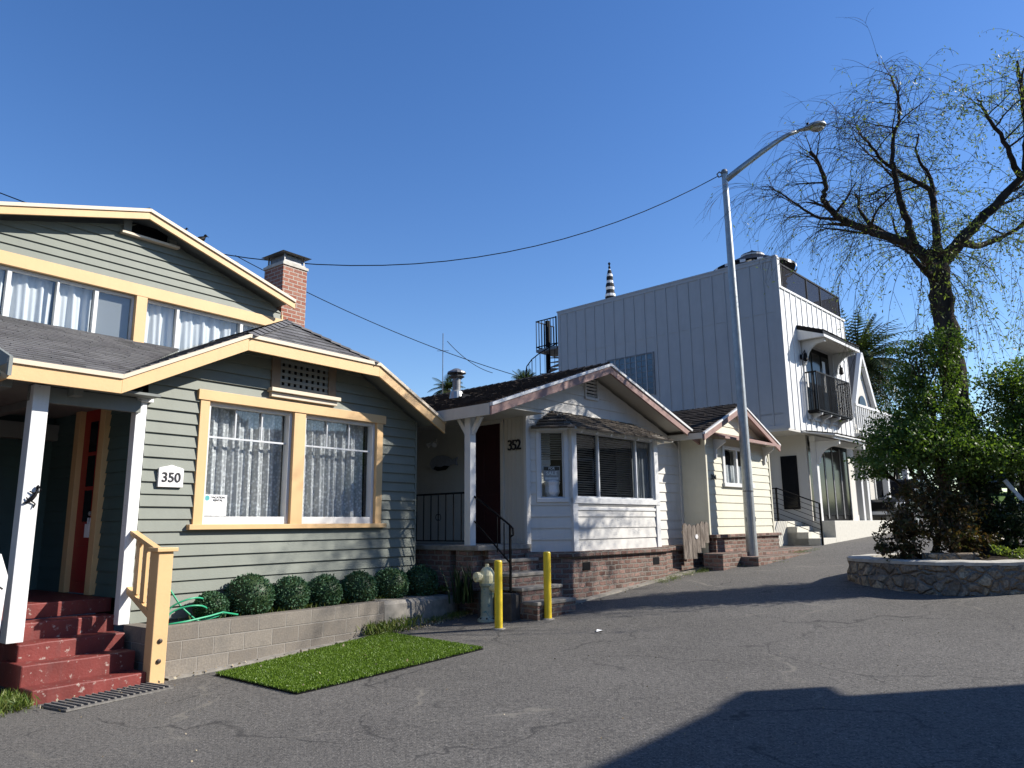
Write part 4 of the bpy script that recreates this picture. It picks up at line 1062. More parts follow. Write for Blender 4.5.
# glass block window on the side
m=MB(); m.box(SX-.012,SX+.01,4.72,6.42,5.70,7.02); gw=m.build('glass_block_window','glassblock',h)
m=MB()
for k in range(9): y=4.72+k*1.70/8; m.box(SX-.022,SX-.012,y-.012,y+.012,5.70,7.02)
for k in range(8): z=5.70+k*1.32/7; m.box(SX-.021,SX-.0125,4.72,6.42,z-.010,z+.010)
m.box(SX-.03,SX,4.66,4.72,5.66,7.06); m.box(SX-.03,SX,6.42,6.48,5.66,7.06); m.box(SX-.03,SX,4.72,6.42,7.02,7.06)
m.build('block_joints','hill' if False else 'galvdark',gw)
# balcony door
m=MB(); m.box(op[0],op[1],.60,.66,op[2],op[3]); 
bd=m.build('balcony_door','black',h)
m=MB()
for k in range(3): a=op[0]+.12+k*.72; m.box(a,a+.58,.585,.60,op[2]+.1,op[3]-.15)
m.islands('pane','darkglass',bd)
m=MB()
for k in range(3):
    a=op[0]+.12+k*.72
    if k!=1: m.box(a+.08,a+.3,.578,.585,5.6,op[3]-.3)
m.islands('curtain','curtain',bd)
m=MB(); m.box(op[0]-.12,op[0],.46,.52,op[2]-.12,op[3]+.1); m.box(op[1],op[1]+.12,.46,.52,op[2]-.12,op[3]+.1); m.box(op[0]-.12,op[1]+.12,.46,.52,op[3],op[3]+.12); m.box(op[0]-.12,op[1]+.12,.44,.52,op[2]-.14,op[2]); m.build('door_frame','white',bd,bevel=.005)
# balcony railing
m=MB(); y0=.14
m.box(.98,3.72,y0,y0+.03,5.93,5.97); m.box(.98,3.72,y0,y0+.03,4.80,4.84)
for s in (.98,3.69): m.box(s,s+.03,y0,y0+.03,4.84,5.93); m.box(s,s+.03,y0+.03,.48,5.93,5.97); m.box(s,s+.03,y0+.03,.48,4.80,4.84)
m.box(.98,3.72,y0+.03,.48,4.76,4.80)
br=m.build('balcony_railing','black',h)
m=MB()
for k in range(34): s=1.03+k*.080; m.box(s-.009,s+.009,y0+.006,y0+.024,4.84,5.93)
for k in range(4):
    for s in (.985,3.70): m.box(s,s+.016,y0+.07+k*.07,y0+.086+k*.07,4.84,5.93)
m.islands('bar','black',br)
m=MB()
for s in (1.2,1.9,2.6,3.3): m.prism([(.5,4.76),(.14,4.76),(.16,4.70),(.34,4.64),(.44,4.52),(.5,4.44)],lambda u,v,w:(w,u,v),s,s+.07)
m.islands('corbel','white',br,bevel=.005)
# hood over balcony
def hood(s0,s1,zt,zb,depth,parent):
    m=MB(); m.slab([(s0,.5-depth,zb),(s1,.5-depth,zb),(s1,.5,zt),(s0,.5,zt)],.11); r=m.build('hood_roof','black',parent)
    m=MB(); shingles(m,[(s0,.5-depth,zb+.01),(s1,.5-depth,zb+.01),(s1,.5,zt+.01),(s0,.5,zt+.01)],.14,.3,.015,lip=.02); m.build('shingles','shbrown',r)
    m=MB(); m.box(s0,s1,.5-depth-.02,.5-depth+.02,zb-.19,zb-.112); 
    for s in (s0+.0,s1-.05): m.prism([(.5,zt-.115),(.5-depth,zb-.115),(.5-depth,zb-.18),(.5,zb-.18)],lambda u,v,w:(w,u,v),s,s+.05)
    m.build('hood_fascia','white',r,bevel=.004)
    m=MB(); m.box(s0+.05,s1-.05,.5-depth+.02,.48,zb-.17,zb-.14); m.build('hood_soffit','stucco',r)
    m=MB()
    for s in (s0+.22,s1-.32):
        zb_=zb; zb=zb-.08; pts=[(.49,zb-.10),(.5-depth+.06,zb-.10),(.5-depth+.06,zb-.20)]
        for k in range(7): a=rad(90*k/6); pts.append((.5-depth+.14+(depth-.28)*math.sin(a),zb-.20-.50*(1-math.cos(a))))
        pts+= [(.42,zb-.80),(.49,zb-.80)]
        m.prism(pts,lambda u,v,w:(w,u,v),s,s+.10); zb=zb_
    m.islands('hood_bracket','white',r,bevel=.006)
    return r
hood(.72,3.70,7.33,7.06,.75,h)
# sconces
for s in (.80,3.66):
    m=MB(); m.box(s-.04,s+.04,.44,.478,6.32,6.46); m.lathe([(.02,-.02),(.05,0),(.075,.02),(.055,.20),(.02,.24),(.01,.30)],(s,.34,6.26),8); m.tube([(s,.45,6.42),(s,.34,6.58),(s,.34,6.5)],.012,5); m.build('sconce','black',h)
# ground floor: recessed side wall and glazed front
GX=1.0; GF=leftside(GX)
m=MB(); m.box(GX,GX+.12,.62,8.4,1.2,ZO-.06)
gfw=m.build('ground_floor_wall','stucco',h)
for y0,y1,z0,z1 in ((.92,1.40,2.02,3.56),(2.10,2.75,1.70,3.62)):
    m=MB(); m.box(GX-.03,GX-.001,y0,y1,z0,z1); q=m.build('window','black',gfw,bevel=.004)
    m=MB(); m.box(GX-.034,GX-.031,y0+.05,y1-.05,z0+.05,z1-.05); m.build('pane','darkglass',q)
m=MB(); m.box(GX-.015,GX,1.70,1.73,1.68,ZO-.1); m.build('control_joint','stucco',gfw)
m=MB()
for s in (1.02,4.58): m.box(s,s+.16,.30,.46,1.68,3.95)
pp=m.build('porch_posts','white',h,bevel=.006) if False else None
for s in (1.02,4.58):
    m=MB(); m.box(s,s+.16,.36,.52,1.68,3.92); q=m.build('porch_post','white',h,bevel=.006)
    m=MB(); sg=-1 if s<2 else 1
    pts=[(0,3.92),(0,3.30),(-.07,3.30)]
    for k in range(7): a=rad(90*k/6); pts.append((-.08-.48*(1-math.cos(a)),3.36+.40*math.sin(a)))
    pts+=[(-.66,3.80),(-.66,3.92)]
    m.prism(pts,lambda u,v,w:(w,.36+u,v),s+.02,s+.12); m.build('post_bracket','white',q,bevel=.005)
m=MB(); m.box(.55,5.1,-.36,-.30,3.92,4.02); m.box(.95,4.9,.34,.50,3.92,4.08); m.slab([(.45,-.42,4.03),(5.2,-.42,4.03),(5.2,.5,4.19),(.45,.5,4.19)],.04); lc=m.build('lower_canopy','white',h,bevel=.004)
m=MB(); shingles(m,[(.45,-.42,4.05),(5.2,-.42,4.05),(5.2,.49,4.21),(.45,.49,4.21)],.14,.3,.012,lip=.02); m.build('shingles','shbrown',lc)
m=MB(); m.box(1.2,4.60,.72,.80,1.68,4.05); gd=m.build('glazed_doors','black',h)
m=MB()
for k in range(5): a=1.30+k*.655; m.box(a,a+.52,.70,.72,1.85,3.85)
m.islands('pane','darkglass',gd)
m=MB()
for k in range(5): a=1.30+k*.655; m.box(a+.52,a+.60,.685,.70,1.74,3.9)
m.islands('stile','galvdark',gd)
for k in (1,2,3):
    a=1.30+k*.655; m=MB(); m.box(a+.1,a+.32,.69,.699,1.95,3.2-.25*k); m.build('reflected_poster','glassblock',gd) if False else None
# patio and steps
m=MB(); m.box(1.0,6.2,0,1.0,.6,1.68); m.box(-1.6,1.0,.9,5.2,.6,1.68); pt=m.build('patio','conclight',h,bevel=.012)
for k,(y0,zt) in enumerate(((.0,1.10+.12),(.32,1.38),(.62,1.53))):
    m=MB(); m.box(-.12,1.0,y0,.9,.5,zt); m.build('step','conclight',pt,bevel=.01)
# stair railing
x=-.05
m=MB(); m.bar((x,-.02,1.02),(x,-.02,2.14),.045,.045,up=(1,0,0)); m.bar((x,1.15,1.68),(x,1.15,2.60),.045,.045,up=(1,0,0)); m.bar((x,-.02,2.14),(x,1.15,2.60),.045,.03); m.bar((x,1.15,2.59),(x,2.6,2.59),.045,.03); m.bar((x,2.6,1.68),(x,2.6,2.60),.045,.045,up=(1,0,0))
sr=m.build('stair_railing','black',h)
m=MB()
for k in range(6):
    dz=.14*(k+1); m.bar((x,-.02,2.14-dz),(x,1.15,2.60-dz),.014,.014); m.bar((x,1.15,2.60-dz),(x,2.6,2.60-dz),.014,.014)
m.islands('bar','black',sr)
# spiral stair at the back corner
m=MB(); cx_,cy_=SX+.55,9.55
m.lathe([(.09,2.0),(.09,9.15)],(cx_,cy_,0),10); sp_=m.build('spiral_stair','black',h)
m=MB()
R_s=.85
for k in range(26):
    a=rad(-40-k*24); z=7.75-k*.19
    a2=a-rad(24)
    m.add([(cx_,cy_,z),(cx_+R_s*math.cos(a),cy_+R_s*math.sin(a),z),(cx_+R_s*math.cos(a2),cy_+R_s*math.sin(a2),z),(cx_,cy_,z-.03),(cx_+R_s*math.cos(a),cy_+R_s*math.sin(a),z-.03),(cx_+R_s*math.cos(a2),cy_+R_s*math.sin(a2),z-.03)],[(0,1,2),(5,4,3),(0,1,4,3),(1,2,5,4),(2,0,3,5)])
m.build('tread','galvdark',sp_)
m=MB(); hp=[]
for k in range(26):
    a=rad(-40-k*24); z=7.75-k*.19; p=(cx_+R_s*math.cos(a),cy_+R_s*math.sin(a)); m.bar((p[0],p[1],z),(p[0],p[1],z+.95),.02,.02,up=(1,0,0)); hp.append((p[0],p[1],z+.95))
    a=rad(-52-k*24); p=(cx_+R_s*math.cos(a),cy_+R_s*math.sin(a)); m.bar((p[0],p[1],z-.1),(p[0],p[1],z+.85),.012,.012,up=(1,0,0))
m.tube(hp,.02,6); m.build('spiral_handrail','black',sp_)
m=MB(); y0,y1,x0,x1=8.64,9.62,SX-.05,SX+1.0
m.box(x0,x1,y0,y1,7.85,7.95); m.build('landing','galvdark',sp_)
m=MB()
for z in (8.03,9.0): m.box(x0,x0+.03,y0,y1,z,z+.035); m.box(x0,x1,y1-.03,y1,z,z+.035)
for k in range(8): y=y0+(y1-y0)*k/7.2; m.box(x0,x0+.02,y,y+.02,7.95,9.0)
for k in range(8): xx=x0+(x1-x0)*k/7.2; m.box(xx,xx+.02,y1-.03,y1-.01,7.95,9.0)
m.box(x0,x0+.04,y0,y0+.04,7.95,9.05); m.build('landing_railing','black',sp_)

# roof umbrellas
def stripemat(name,ax,scale):
    t=NT(name); o=t.obj(); s=t.n('SeparateXYZ',i_Vector=o)
    if ax=='z': v=s.outputs[2]
    f=t.math('GREATER_THAN',t.math('FRACT',t.math('MULTIPLY',v,scale)),.60)
    return t.done(t.princ(t.mix(f,(.015,.015,.017,1),(.72,.72,.70,1)),.8))
M['stripe']=stripemat('black_white_stripes','z',4.0)
t=W.root('closed_umbrella','folded black and white striped parasol poking above the white side wall','umbrella',.55,-6.95,ZP-.3)
m=MB(); m.tube([(0,0,0),(0,0,2.75)],.025,8); m.build('pole','galvdark',t)
m=MB(); prof=[]
for k in range(25):
    z=.55+k*.09; q=k/24; r=(.20*(1-q)**.6+.04)*(1+.28*(1 if (k%4)<2 else 0)*.5)
    prof.append((r if k<24 else .01,z))
m.lathe(prof,(0,0,0),10); m.build('folded_canopy','stripe',t)
m=MB(); m.lathe([(.03,2.70),(.045,2.76),(.02,2.82),(.05,2.90),(.005,2.96)],(0,0,0),8); m.build('finial','black',t)
t=W.root('open_umbrella','open black parasol with white scalloped fringe on the roof deck','umbrella',1.0,-1.8,ZP-.3)
m=MB(); m.tube([(0,0,0),(0,0,2.0)],.03,8); m.build('pole','galvdark',t)
Rr=1.30; zt=2.06; ze=1.44
for k in range(8):
    pass
m=MB(); V=[(0,0,zt)]
for k in range(16):
    a=2*math.pi*k/16; rr=Rr*(1 if k%2==0 else .955); V.append((rr*math.cos(a),rr*math.sin(a),ze+(0 if k%2==0 else .02)))
m.add(V,[(0,1+k,1+(k+1)%16) for k in range(16)]); m.build('canopy','black',t)
m=MB(); V=[];F=[]; nn=96
for k in range(nn):
    a=2*math.pi*k/nn; q=(k%6)/6; drop=.04+.05*math.sin(math.pi*q); rr=Rr*.985
    V+=[(rr*math.cos(a),rr*math.sin(a),ze+.005),(rr*1.005*math.cos(a),rr*1.005*math.sin(a),ze-drop)]
F=[(2*k,2*k+1,(2*k+3)%(2*nn),(2*k+2)%(2*nn)) for k in range(nn)]
for k in range(nn): m.add([V[i] for i in F[k]],[(0,1,2,3)],1 if (k%6) in (2,3) else 0)
m.build('fringe',['black','plaque'],t)
m=MB(); m.lathe([(.36,zt-.12),(.35,zt-.09),(.06,zt+.04),(.01,zt+.08)],(0,0,0),16); m.build('vent_cap','black',t)
m=MB(); m.lathe([(.37,zt-.17),(.372,zt-.12)],(0,0,0),16); m.build('vent_band','plaque',t)
t=W.root('deck_plant','dark potted plant standing behind the smoked deck railing','plant',.75,-.95,ZP-.3)
m=MB(); m.lathe([(.10,0),(.17,.05),(.20,.45),(.18,.46)],(0,0,0),12); m.build('pot','black',t)
leafmesh('foliage',blob(500,(0,0,.78),(.30,.28,.36),.2),.12,'leafdark',t,.5)

# ================================================================== A-frame neighbour
NF=Fr(8.25,20.21,43)
h=NF.root('steep_gabled_house','white house with a steep gable and balustraded balcony beyond the modern building','house')
m=MB(); ax0,ax1=5.6,8.6; ac=(ax0+ax1)/2
m.prism([(ax0,4.55),(ax1,4.55),(ax1-.0,4.9),(ac,7.55),(ax0,4.9)],lambda u,v,w:(u,w,v),.9,7.0); m.build('gable_block','stucco',h)
m=MB(); m.box(5.3,10.5,1.0,7,1.2,4.38); m.build('lower_wall','stucco',h)
m=MB(); m.bar((ax0-.12,.80,4.65),(ac,.80,7.58),.14,.16); m.bar((ac,.80,7.58),(ax1+.12,.80,4.65),.14,.16); m.build('barge_board','white',h)
m=MB(); m.slab([(ax0-.2,.82,4.6),(ac,.82,7.68),(ac,7,7.68),(ax0-.2,7,4.6)],.06); m.slab([(ac,.82,7.68),(ax1+.2,.82,4.6),(ax1+.2,7,4.6),(ac,7,7.68)],.06); m.build('roof','shgrey',h)
m=MB(); pts=[(ac-.35,4.6),(ac+.35,4.6),(ac+.35,5.7)]+[(ac+.35*math.cos(rad(a)),5.7+.35*math.sin(rad(a))) for a in range(15,180,15)]+[(ac-.35,5.7)]
m.prism(pts,lambda u,v,w:(u,w,v),.86,.89); m.build('arched_door','darkglass',h)
m=MB(); m.box(5.0,10.2,.30,.99,4.40,4.50); m.build('balcony_floor','white',h)
m=MB(); m.box(5.0,10.2,.42,.50,5.42,5.50); m.box(5.0,10.2,.43,.49,4.62,4.67); b_=m.build('balustrade','white',h)
m=MB(); s=5.05
while s<10.15: m.box(s-.03,s+.03,.44,.48,4.67,5.42); s+=.2
m.islands('baluster','white',b_)
m=MB()
for s in (5.4,7.6,10.0): m.box(s,s+.18,.45,.63,1.3,4.39)
m.islands('porch_post','white',h)
for s in (6.0,7.9,9.2):
    m=MB(); m.box(s,s+1.0,.96,.998,1.9,3.8); q=m.build('window','white',h)
    m=MB(); m.box(s+.08,s+.92,.94,.958,1.98,3.7); m.build('pane','darkglass',q)
# ================================================================== STREET THINGS
def ground_empty(name,x,y,rz,label,cat,group=None): return empty(name,(x,y,g(x,y)),rz,label,cat,group)
for x,y,hh,lab in ((-.23,11.17,.965,'yellow bollard standing directly in front of the fire hydrant'),(.51,11.71,1.0,'yellow bollard standing clear to the right of the fire hydrant')):
    t=ground_empty('bollard',x,y,.3,lab,'bollard','yellow bollards by the hydrant')
    m=MB(); m.lathe([(.058,-.1),(.058,hh-.02),(.050,hh-.004),(.02,hh)],(0,0,0),24); m.build('post','yellow',t,smooth=False)
    m=MB(); m.lathe([(.11,-.01),(.10,.008),(.06,.014)],(0,0,0),14); m.build('concrete_collar','concdark',t)
# hydrant
t=ground_empty('fire_hydrant',-.42,11.86,0,'cream and chipped teal fire hydrant behind the yellow bollard','hydrant')
m=MB(); m.lathe([(.15,-.05),(.15,.03),(.11,.05),(.10,.08),(.095,.50),(.12,.53),(.12,.56)],(0,0,0),20); m.build('barrel','hydteal',t,smooth=False,bevel=.004)
m=MB(); m.lathe([(.12,.56),(.125,.60),(.125,.68),(.105,.74),(.07,.79),(.03,.81),(.03,.85)],(0,0,0),20); m.build('bonnet','hydwhite',t)
m=MB(); m.lathe([(.055,.05),(.055,.15),(.075,.155),(.075,.22),(.03,.23),(.03,.25)],(0,0,.66),14,axis=(-.75,-.65,0)); m.build('hose_outlet','hydwhite',t)
m=MB(); m.lathe([(.055,.05),(.055,.14),(.08,.145),(.08,.21),(.03,.22),(.03,.24)],(0,0,.50),14,axis=(.75,-.55,0)); m.build('hose_outlet','hydwhite',t)
m=MB()
for k in range(8): a=k*math.pi/4; m.lathe([(.012,-.012),(.012,.012)],(.137*math.cos(a),.137*math.sin(a),.045),6)
m.build('bolt','bronze',t)
# street lamp
lx,ly=5.27,16.77
t=ground_empty('street_lamp',lx,ly,0,'tall grey steel street lamp with one long arm, before the ivory cottage','street lamp')
zb=g(lx,ly); H=10.06-zb
m=MB(); m.tube([(0,0,-.1),(-.01,0,H*.5),(-.04,0,H)],[.125,.10,.068],20); m.build('pole','galv',t)
m=MB(); m.lathe([(.16,-.05),(.16,.04),(.12,.06)],(0,0,0),14); m.build('base_plate','galvdark',t)
m=MB(); m.tube([(-.02,0,H-.22),(.35,0,H+.08),(.9,0,H+.50),(1.35,0,H+.82),(1.62,0,H+.98),(1.85,0,H+1.06)],[.075,.072,.066,.06,.054,.048],12); arm=m.build('arm','galv',t,smooth=True)
m=MB(); m.lathe([(.08,-.06),(.085,0),(.06,.05)],(-.04,0,H),14); m.build('pole_cap','galvdark',t)
m=MB()
hd=[(1.78,.045,1.055),(1.98,.085,1.10),(2.15,.15,1.16),(2.32,.17,1.20),(2.46,.14,1.215),(2.54,.06,1.20)]
V=[];n=14
for x,w,z in hd:
    for k in range(n):
        a=2*math.pi*k/n; V.append((x,w*math.cos(a),H+z+w*.62*math.sin(a)*(1 if math.sin(a)>0 else .45)))
F=[(i*n+k,i*n+(k+1)%n,(i+1)*n+(k+1)%n,(i+1)*n+k) for i in range(len(hd)-1) for k in range(n)]+[tuple(range(n))[::-1],tuple((len(hd)-1)*n+k for k in range(n))]
m.add(V,F); head=m.build('lamp_head','galv',t,smooth=True)
m=MB(); m.lathe([(.035,0),(.035,.05)],(2.1,0,H+1.225),10); m.build('photocell','black',head)
m=MB(); V=[]
for i in range(9):
    for k in range(12):
        a=2*math.pi*k/12; b=math.pi/2*i/8; V.append((2.32+.17*math.cos(a)*math.cos(b),.13*math.sin(a)*math.cos(b),H+1.13-.07*math.sin(b)))
m.add(V,[(i*12+k,i*12+(k+1)%12,(i+1)*12+(k+1)%12,(i+1)*12+k) for i in range(8) for k in range(12)]); m.build('lens','conclight',head,smooth=True)
m=MB(); m.tube([(-.10,0,H-.10),(-.18,0,H-.14),(-.22,0,H-.06),(-.16,0,H-.0),(-.10,0,H-.04)],.018,6); m.build('wire_clamp','galvdark',t)
m=MB()
for dx in (-1,1):
    m.tube([(dx*.11,-.06,.9),(dx*.11,-.06,1.0)],.006,4)
m.lathe([(.122,1.55),(.122,1.58)],(0,0,0),16); m.build('band','galvdark',t)

# wires ---------------------------------------------------------------
CF_=math.radians(10.8); RO=math.radians(.6); HH=1.65
Fv=Vector((0,math.cos(CF_),math.sin(CF_))); Uv=Vector((0,-math.sin(CF_),math.cos(CF_))); Rv=Vector((1,0,0))
R2=Rv*math.cos(RO)-Uv*math.sin(RO); U2=Uv*math.cos(RO)+Rv*math.sin(RO)
def catenary(p,q,sag,n=28):
    p=Vector(p);q=Vector(q); return [p.lerp(q,k/n)-Vector((0,0,sag*4*(k/n)*(1-k/n))) for k in range(n+1)]
def wire(name,label,p,q,sag,r=.011):
    m=MB(); m.tube(catenary(p,q,sag),r,5); o=m.build(name,'black'); tag(o,label,'cable'); return o
wire('overhead_cable','long sagging overhead cable running from the street lamp behind the brick chimney',(lx-.2,ly,9.95),(-13,12,9.5),2.8)
wire('overhead_cable','thin overhead cable sloping down from behind the brick chimney to the white cottage roof',(-8.2,20.9,9.62),(2.0,27.0,6.6),.42,.013)
t=ground_empty('utility_pole',-8.2,20.9,.3,'brown utility pole hidden behind the upper roof of the green house','utility pole')
m=MB(); m.tube([(0,0,-.2),(0,0,9.0)],[.15,.11],10); m.build('pole','oldwood',t)
wire('overhead_cable','short service cable hooked to the thin roof antenna',(-1.95,21.8,7.15),(-.6,22.5,6.3),.15,.010)
t=empty('roof_antenna',(-2.1,22.0,3.0),0,'thin upright antenna mast rising behind the white cottage roof','antenna')
m=MB(); m.tube([(0,0,0),(0,0,4.45)],.012,5); m.build('mast','galvdark',t)
m=MB(); m.bar((-.18,0,3.9),(.18,0,3.9),.012,.012); m.build('crossbar','galvdark',t)

# stone planter ---------------------------------------------------------
pcx,pcy,pr=7.62,13.1,1.65
t=empty('stone_planter',(pcx,pcy,g(pcx,pcy)),0,'round rubble stone planter with pale coping around the big tree','planter')
zb=g(pcx,pcy); zt=1.04-zb
def ringpts(r,n=40,seed=3):
    rr=random.Random(seed); return [((r+rr.uniform(-.02,.02))*math.cos(2*math.pi*k/n),(r+rr.uniform(-.02,.02))*math.sin(2*math.pi*k/n)) for k in range(n)]
m=MB(); n=64; V=[]; rows=9
for j in range(rows):
    for k in range(n):
        a=2*math.pi*k/n; r=pr+.06*math.sin(5*a)+random.uniform(-.028,.028)+.05*(1-j/rows); V.append((r*math.cos(a),r*math.sin(a),-.45+(zt+.45-.06)*j/(rows-1)))
m.add(V,[(j*n+k,j*n+(k+1)%n,(j+1)*n+(k+1)%n,(j+1)*n+k) for j in range(rows-1) for k in range(n)])
m.build('rubble_wall','stone',t)
m=MB(); V=[]
for k in range(n):
    a=2*math.pi*k/n; o_=pr+.06*math.sin(5*a)+.02+random.uniform(-.015,.015); i_=o_-.36
    c,s=math.cos(a),math.sin(a); j=random.uniform(-.008,.008)
    V+=[(o_*c,o_*s,zt-.07),((o_+.01)*c,(o_+.01)*s,zt-.02+j),((o_-.04)*c,(o_-.04)*s,zt+j),(i_*c,i_*s,zt+j),(i_*c,i_*s,zt-.25)]
m.add(V,[(k*5+i,((k+1)%n)*5+i,((k+1)%n)*5+i+1,k*5+i+1) for k in range(n) for i in range(4)]); m.build('coping','conc',t)
m=MB(); m.lathe([(pr-.3,zt-.1),(pr*.5,zt+.0),(.01,zt+.06)],(0,0,0),30); m.build('soil','soil',t)
m=MB(); m.box(-1.0,-.2,-1.0,-.75,zt-.1,zt+.10); m.build('inner_block','stone',t,bevel=.02)

# ---------------------------------------------------------------- big tree
tx,ty=8.1,13.4; tz=1.05
t=empty('weeping_tree',(tx,ty,tz),0,'large weeping tree with dark limbs and thin drooping twigs in the stone planter','tree')
def crv(pts,n=6):
    """Catmull-Rom"""
    P=[Vector(p) for p in pts]; P=[P[0]*2-P[1]]+P+[P[-1]*2-P[-2]]; out=[]
    for i in range(1,len(P)-2):
        for k in range(n):
            u=k/n; a,b,c,d=P[i-1],P[i],P[i+1],P[i+2]
            out.append(.5*((2*b)+(c-a)*u+(2*a-5*b+4*c-d)*u*u+(3*b-a-3*c+d)*u**3))
    out.append(P[-2]); return out
def L3(pts): return [Vector((x,y,z-tz)) for x,y,z in pts]
limbs=[ # (points (dx,dy,z world), r0, r1)
 ([(.17,0,.7),(.20,0,1.6),(.17,0,2.4),(.10,0,3.3),(.05,0,4.2),(.03,0,5.0),(.0,0,5.7),(.0,0,6.3),(.02,0,6.7)],.27,.18),
 ([(.0,0,6.3),(-.25,.1,6.75),(-.59,.2,7.02),(-1.09,.3,7.25),(-1.59,.35,7.55),(-1.9,.3,7.9),(-1.88,.2,8.15),(-2.0,.1,8.5),(-2.2,0,8.8)],.13,.028),
 ([(-.0,0,6.1),(-.3,-.2,6.17),(-.55,-.4,6.28),(-.88,-.6,6.48),(-1.15,-.8,6.5)],.10,.02),
 ([(-.35,.1,6.85),(-.45,.0,7.2),(-.62,-.1,7.7),(-.74,-.2,8.32),(-.66,-.2,8.9),(-.50,-.25,9.5),(-.62,-.3,10.2)],.10,.018),
 ([(.03,0,6.6),(.12,.1,7.1),(.2,.2,7.75),(.10,.2,8.1),(-.26,.2,8.32),(-.75,.1,8.62),(-1.15,0,9.06)],.10,.022),
 ([(.2,.2,7.75),(.24,.25,8.3),(.05,.3,8.8),(.12,.3,9.3)],.06,.015),
 ([(.03,0,6.4),(.42,-.1,6.84),(.82,-.2,7.26),(1.3,-.3,7.72),(1.85,-.3,8.34),(2.1,-.2,9.2),(2.06,-.1,10.0),(2.1,0,10.7)],.155,.022),
 ([(1.6,-.3,8.02),(1.3,-.5,8.55),(.93,-.6,9.15),(.80,-.6,9.5)],.07,.018),
 ([(1.85,-.3,8.34),(2.5,-.3,8.9),(3.2,-.2,9.6),(3.6,0,10.4)],.10,.02),
 ([(1.7,-.3,8.2),(1.62,-.6,8.9),(1.5,-.8,9.6),(1.75,-.8,10.3)],.06,.015),
 ([(.42,-.1,6.84),(1.2,.5,7.0),(2.1,.8,7.4),(3.0,1.0,8.0)],.10,.02),
 ([(.0,0,6.5),(-.2,.8,7.2),(-.5,1.5,8.0),(-.4,2.0,8.8)],.12,.02),
 ([(-1.5,.35,7.5),(-2.0,.5,7.65),(-2.5,.6,8.1),(-2.9,.5,8.3)],.045,.012),
]
m=MB(); starts=[]
for i,(pts,r0,r1) in enumerate(limbs):
    c=crv(L3(pts),5); nn=len(c); rs=[r0+(r1-r0)*(k/(nn-1))**.6 for k in range(nn)]
    if i==0: rs=[r*(1+.10*math.sin(k*1.3)) for k,r in enumerate(rs)]; rs[0]*=1.3
    q=[p+Vector((random.uniform(-.02,.02),random.uniform(-.02,.02),0)) for p in c]
    if i==0: mt=MB(); mt.tube(q,rs,14); mt.build('trunk','bark',t,smooth=True)
    else:
        m.tube(q,rs,8)
        for k in range(nn//3,nn): starts.append((q[k],(q[k]-q[k-1]).normalized(),rs[k],k/nn))
m.build('limbs','bark',t,smooth=True)
tw=MB(); bw2=MB(); leafpts=[]
def leafy(p):
    """how leafy the tree is at this place: bare on the left and top, green on the right and round the fork"""
    z=p.z+tz
    d=.12+.95/(1+math.exp(-(p.x-.2)*2.0))
    d+=.75*math.exp(-((p.x+.2)**2/1.2+(z-6.4)**2/1.0))
    d+=.6*math.exp(-((p.x+1.0)**2/1.5+(z-6.0)**2/.6))
    return d
def twig(p,d,L,r):
    n=max(4,int(L/.13)); step=L/n; pts=[p.copy()]; rs=[r]; d=d.copy(); dr=random.uniform(.9,1.9); sw=Vector((random.gauss(0,.16),random.gauss(0,.16),0))
    for k in range(n):
        d.z-=dr*step; d+=sw*step+Vector((random.gauss(0,.045),random.gauss(0,.045),random.gauss(0,.03))); d.normalize()
        p=p+d*step; pts.append(p.copy()); rs.append(r*(1-.6*(k+1)/n))
        if k>0 and random.random()<leafy(p):
            for _ in range(random.choice((1,2,3,4) if p.x>-.3 else (1,1,2))): leafpts.append(p+Vector((random.gauss(0,.045),random.gauss(0,.045),random.gauss(-.03,.05))))
        if k>1 and L>.5 and random.random()<.26:
            dd=(d+Vector((random.gauss(0,.5),random.gauss(0,.5),random.gauss(0,.3)))).normalized(); twig(p,dd,L*random.uniform(.3,.55),r*.75)
    tw.tube(pts,rs,3,cap=False)
def branch(p,d,L,r,lev):
    n=max(5,int(L/.15)); step=L/n; pts=[p.copy()]; rs=[r]; d=d.copy()
    for k in range(n):
        d+=Vector((random.gauss(0,.13),random.gauss(0,.13),random.gauss(-.02,.10))); d.normalize()
        p=p+d*step; rr=r*(1-.65*(k+1)/n); pts.append(p.copy()); rs.append(rr)
        for _ in range(2 if random.random()<(.55 if p.x<0 else .2) else 1):
            dd=(d*.5+Vector((random.gauss(0,.6),random.gauss(0,.6),random.uniform(-.1,.65)))).normalized(); twig(p,dd,random.uniform(.5,1.45),max(.0045,min(.0075,rr*.5)))
        if lev>0 and k>1 and random.random()<.30:
            dd=(d+Vector((random.gauss(0,.7),random.gauss(0,.7),random.gauss(.1,.4)))).normalized(); branch(p,dd,L*.6,rr*.8,lev-1)
    bw2.tube(pts,rs,5,cap=False)
for p,d,r,f in starts:
    if random.random()<.42:
        out=Vector((p.x-.1,p.y*1.3,0)); 
        if out.length>.01: out.normalize()
        dd=(d*.5+out*.5+Vector((random.gauss(0,.55),random.gauss(0,.65),random.uniform(-.30,.55)))).normalized()
        far=(p.x<-1.7 or p.z+tz>9.0)
        branch(p,dd,random.uniform(.4,.75) if far else random.uniform(.6,1.3),min(.030,r*.5),0 if far else 1)
    elif random.random()<.6:
        twig(p,(d*.3+Vector((random.gauss(0,.8),random.gauss(0,.8),.3))).normalized(),random.uniform(.5,1.2),.006)
for _ in range(40):
    q=random.choice([s_ for s_ in starts if s_[0].z+tz<7.6]); dd=Vector((random.gauss(.25,.6),random.gauss(0,.6),random.uniform(-.3,.4))).normalized(); twig(q[0]+dd*.1,dd,random.uniform(1.2,2.6),.006)
tw.add(bw2.v,bw2.f); tw.build('twigs','twig',t)
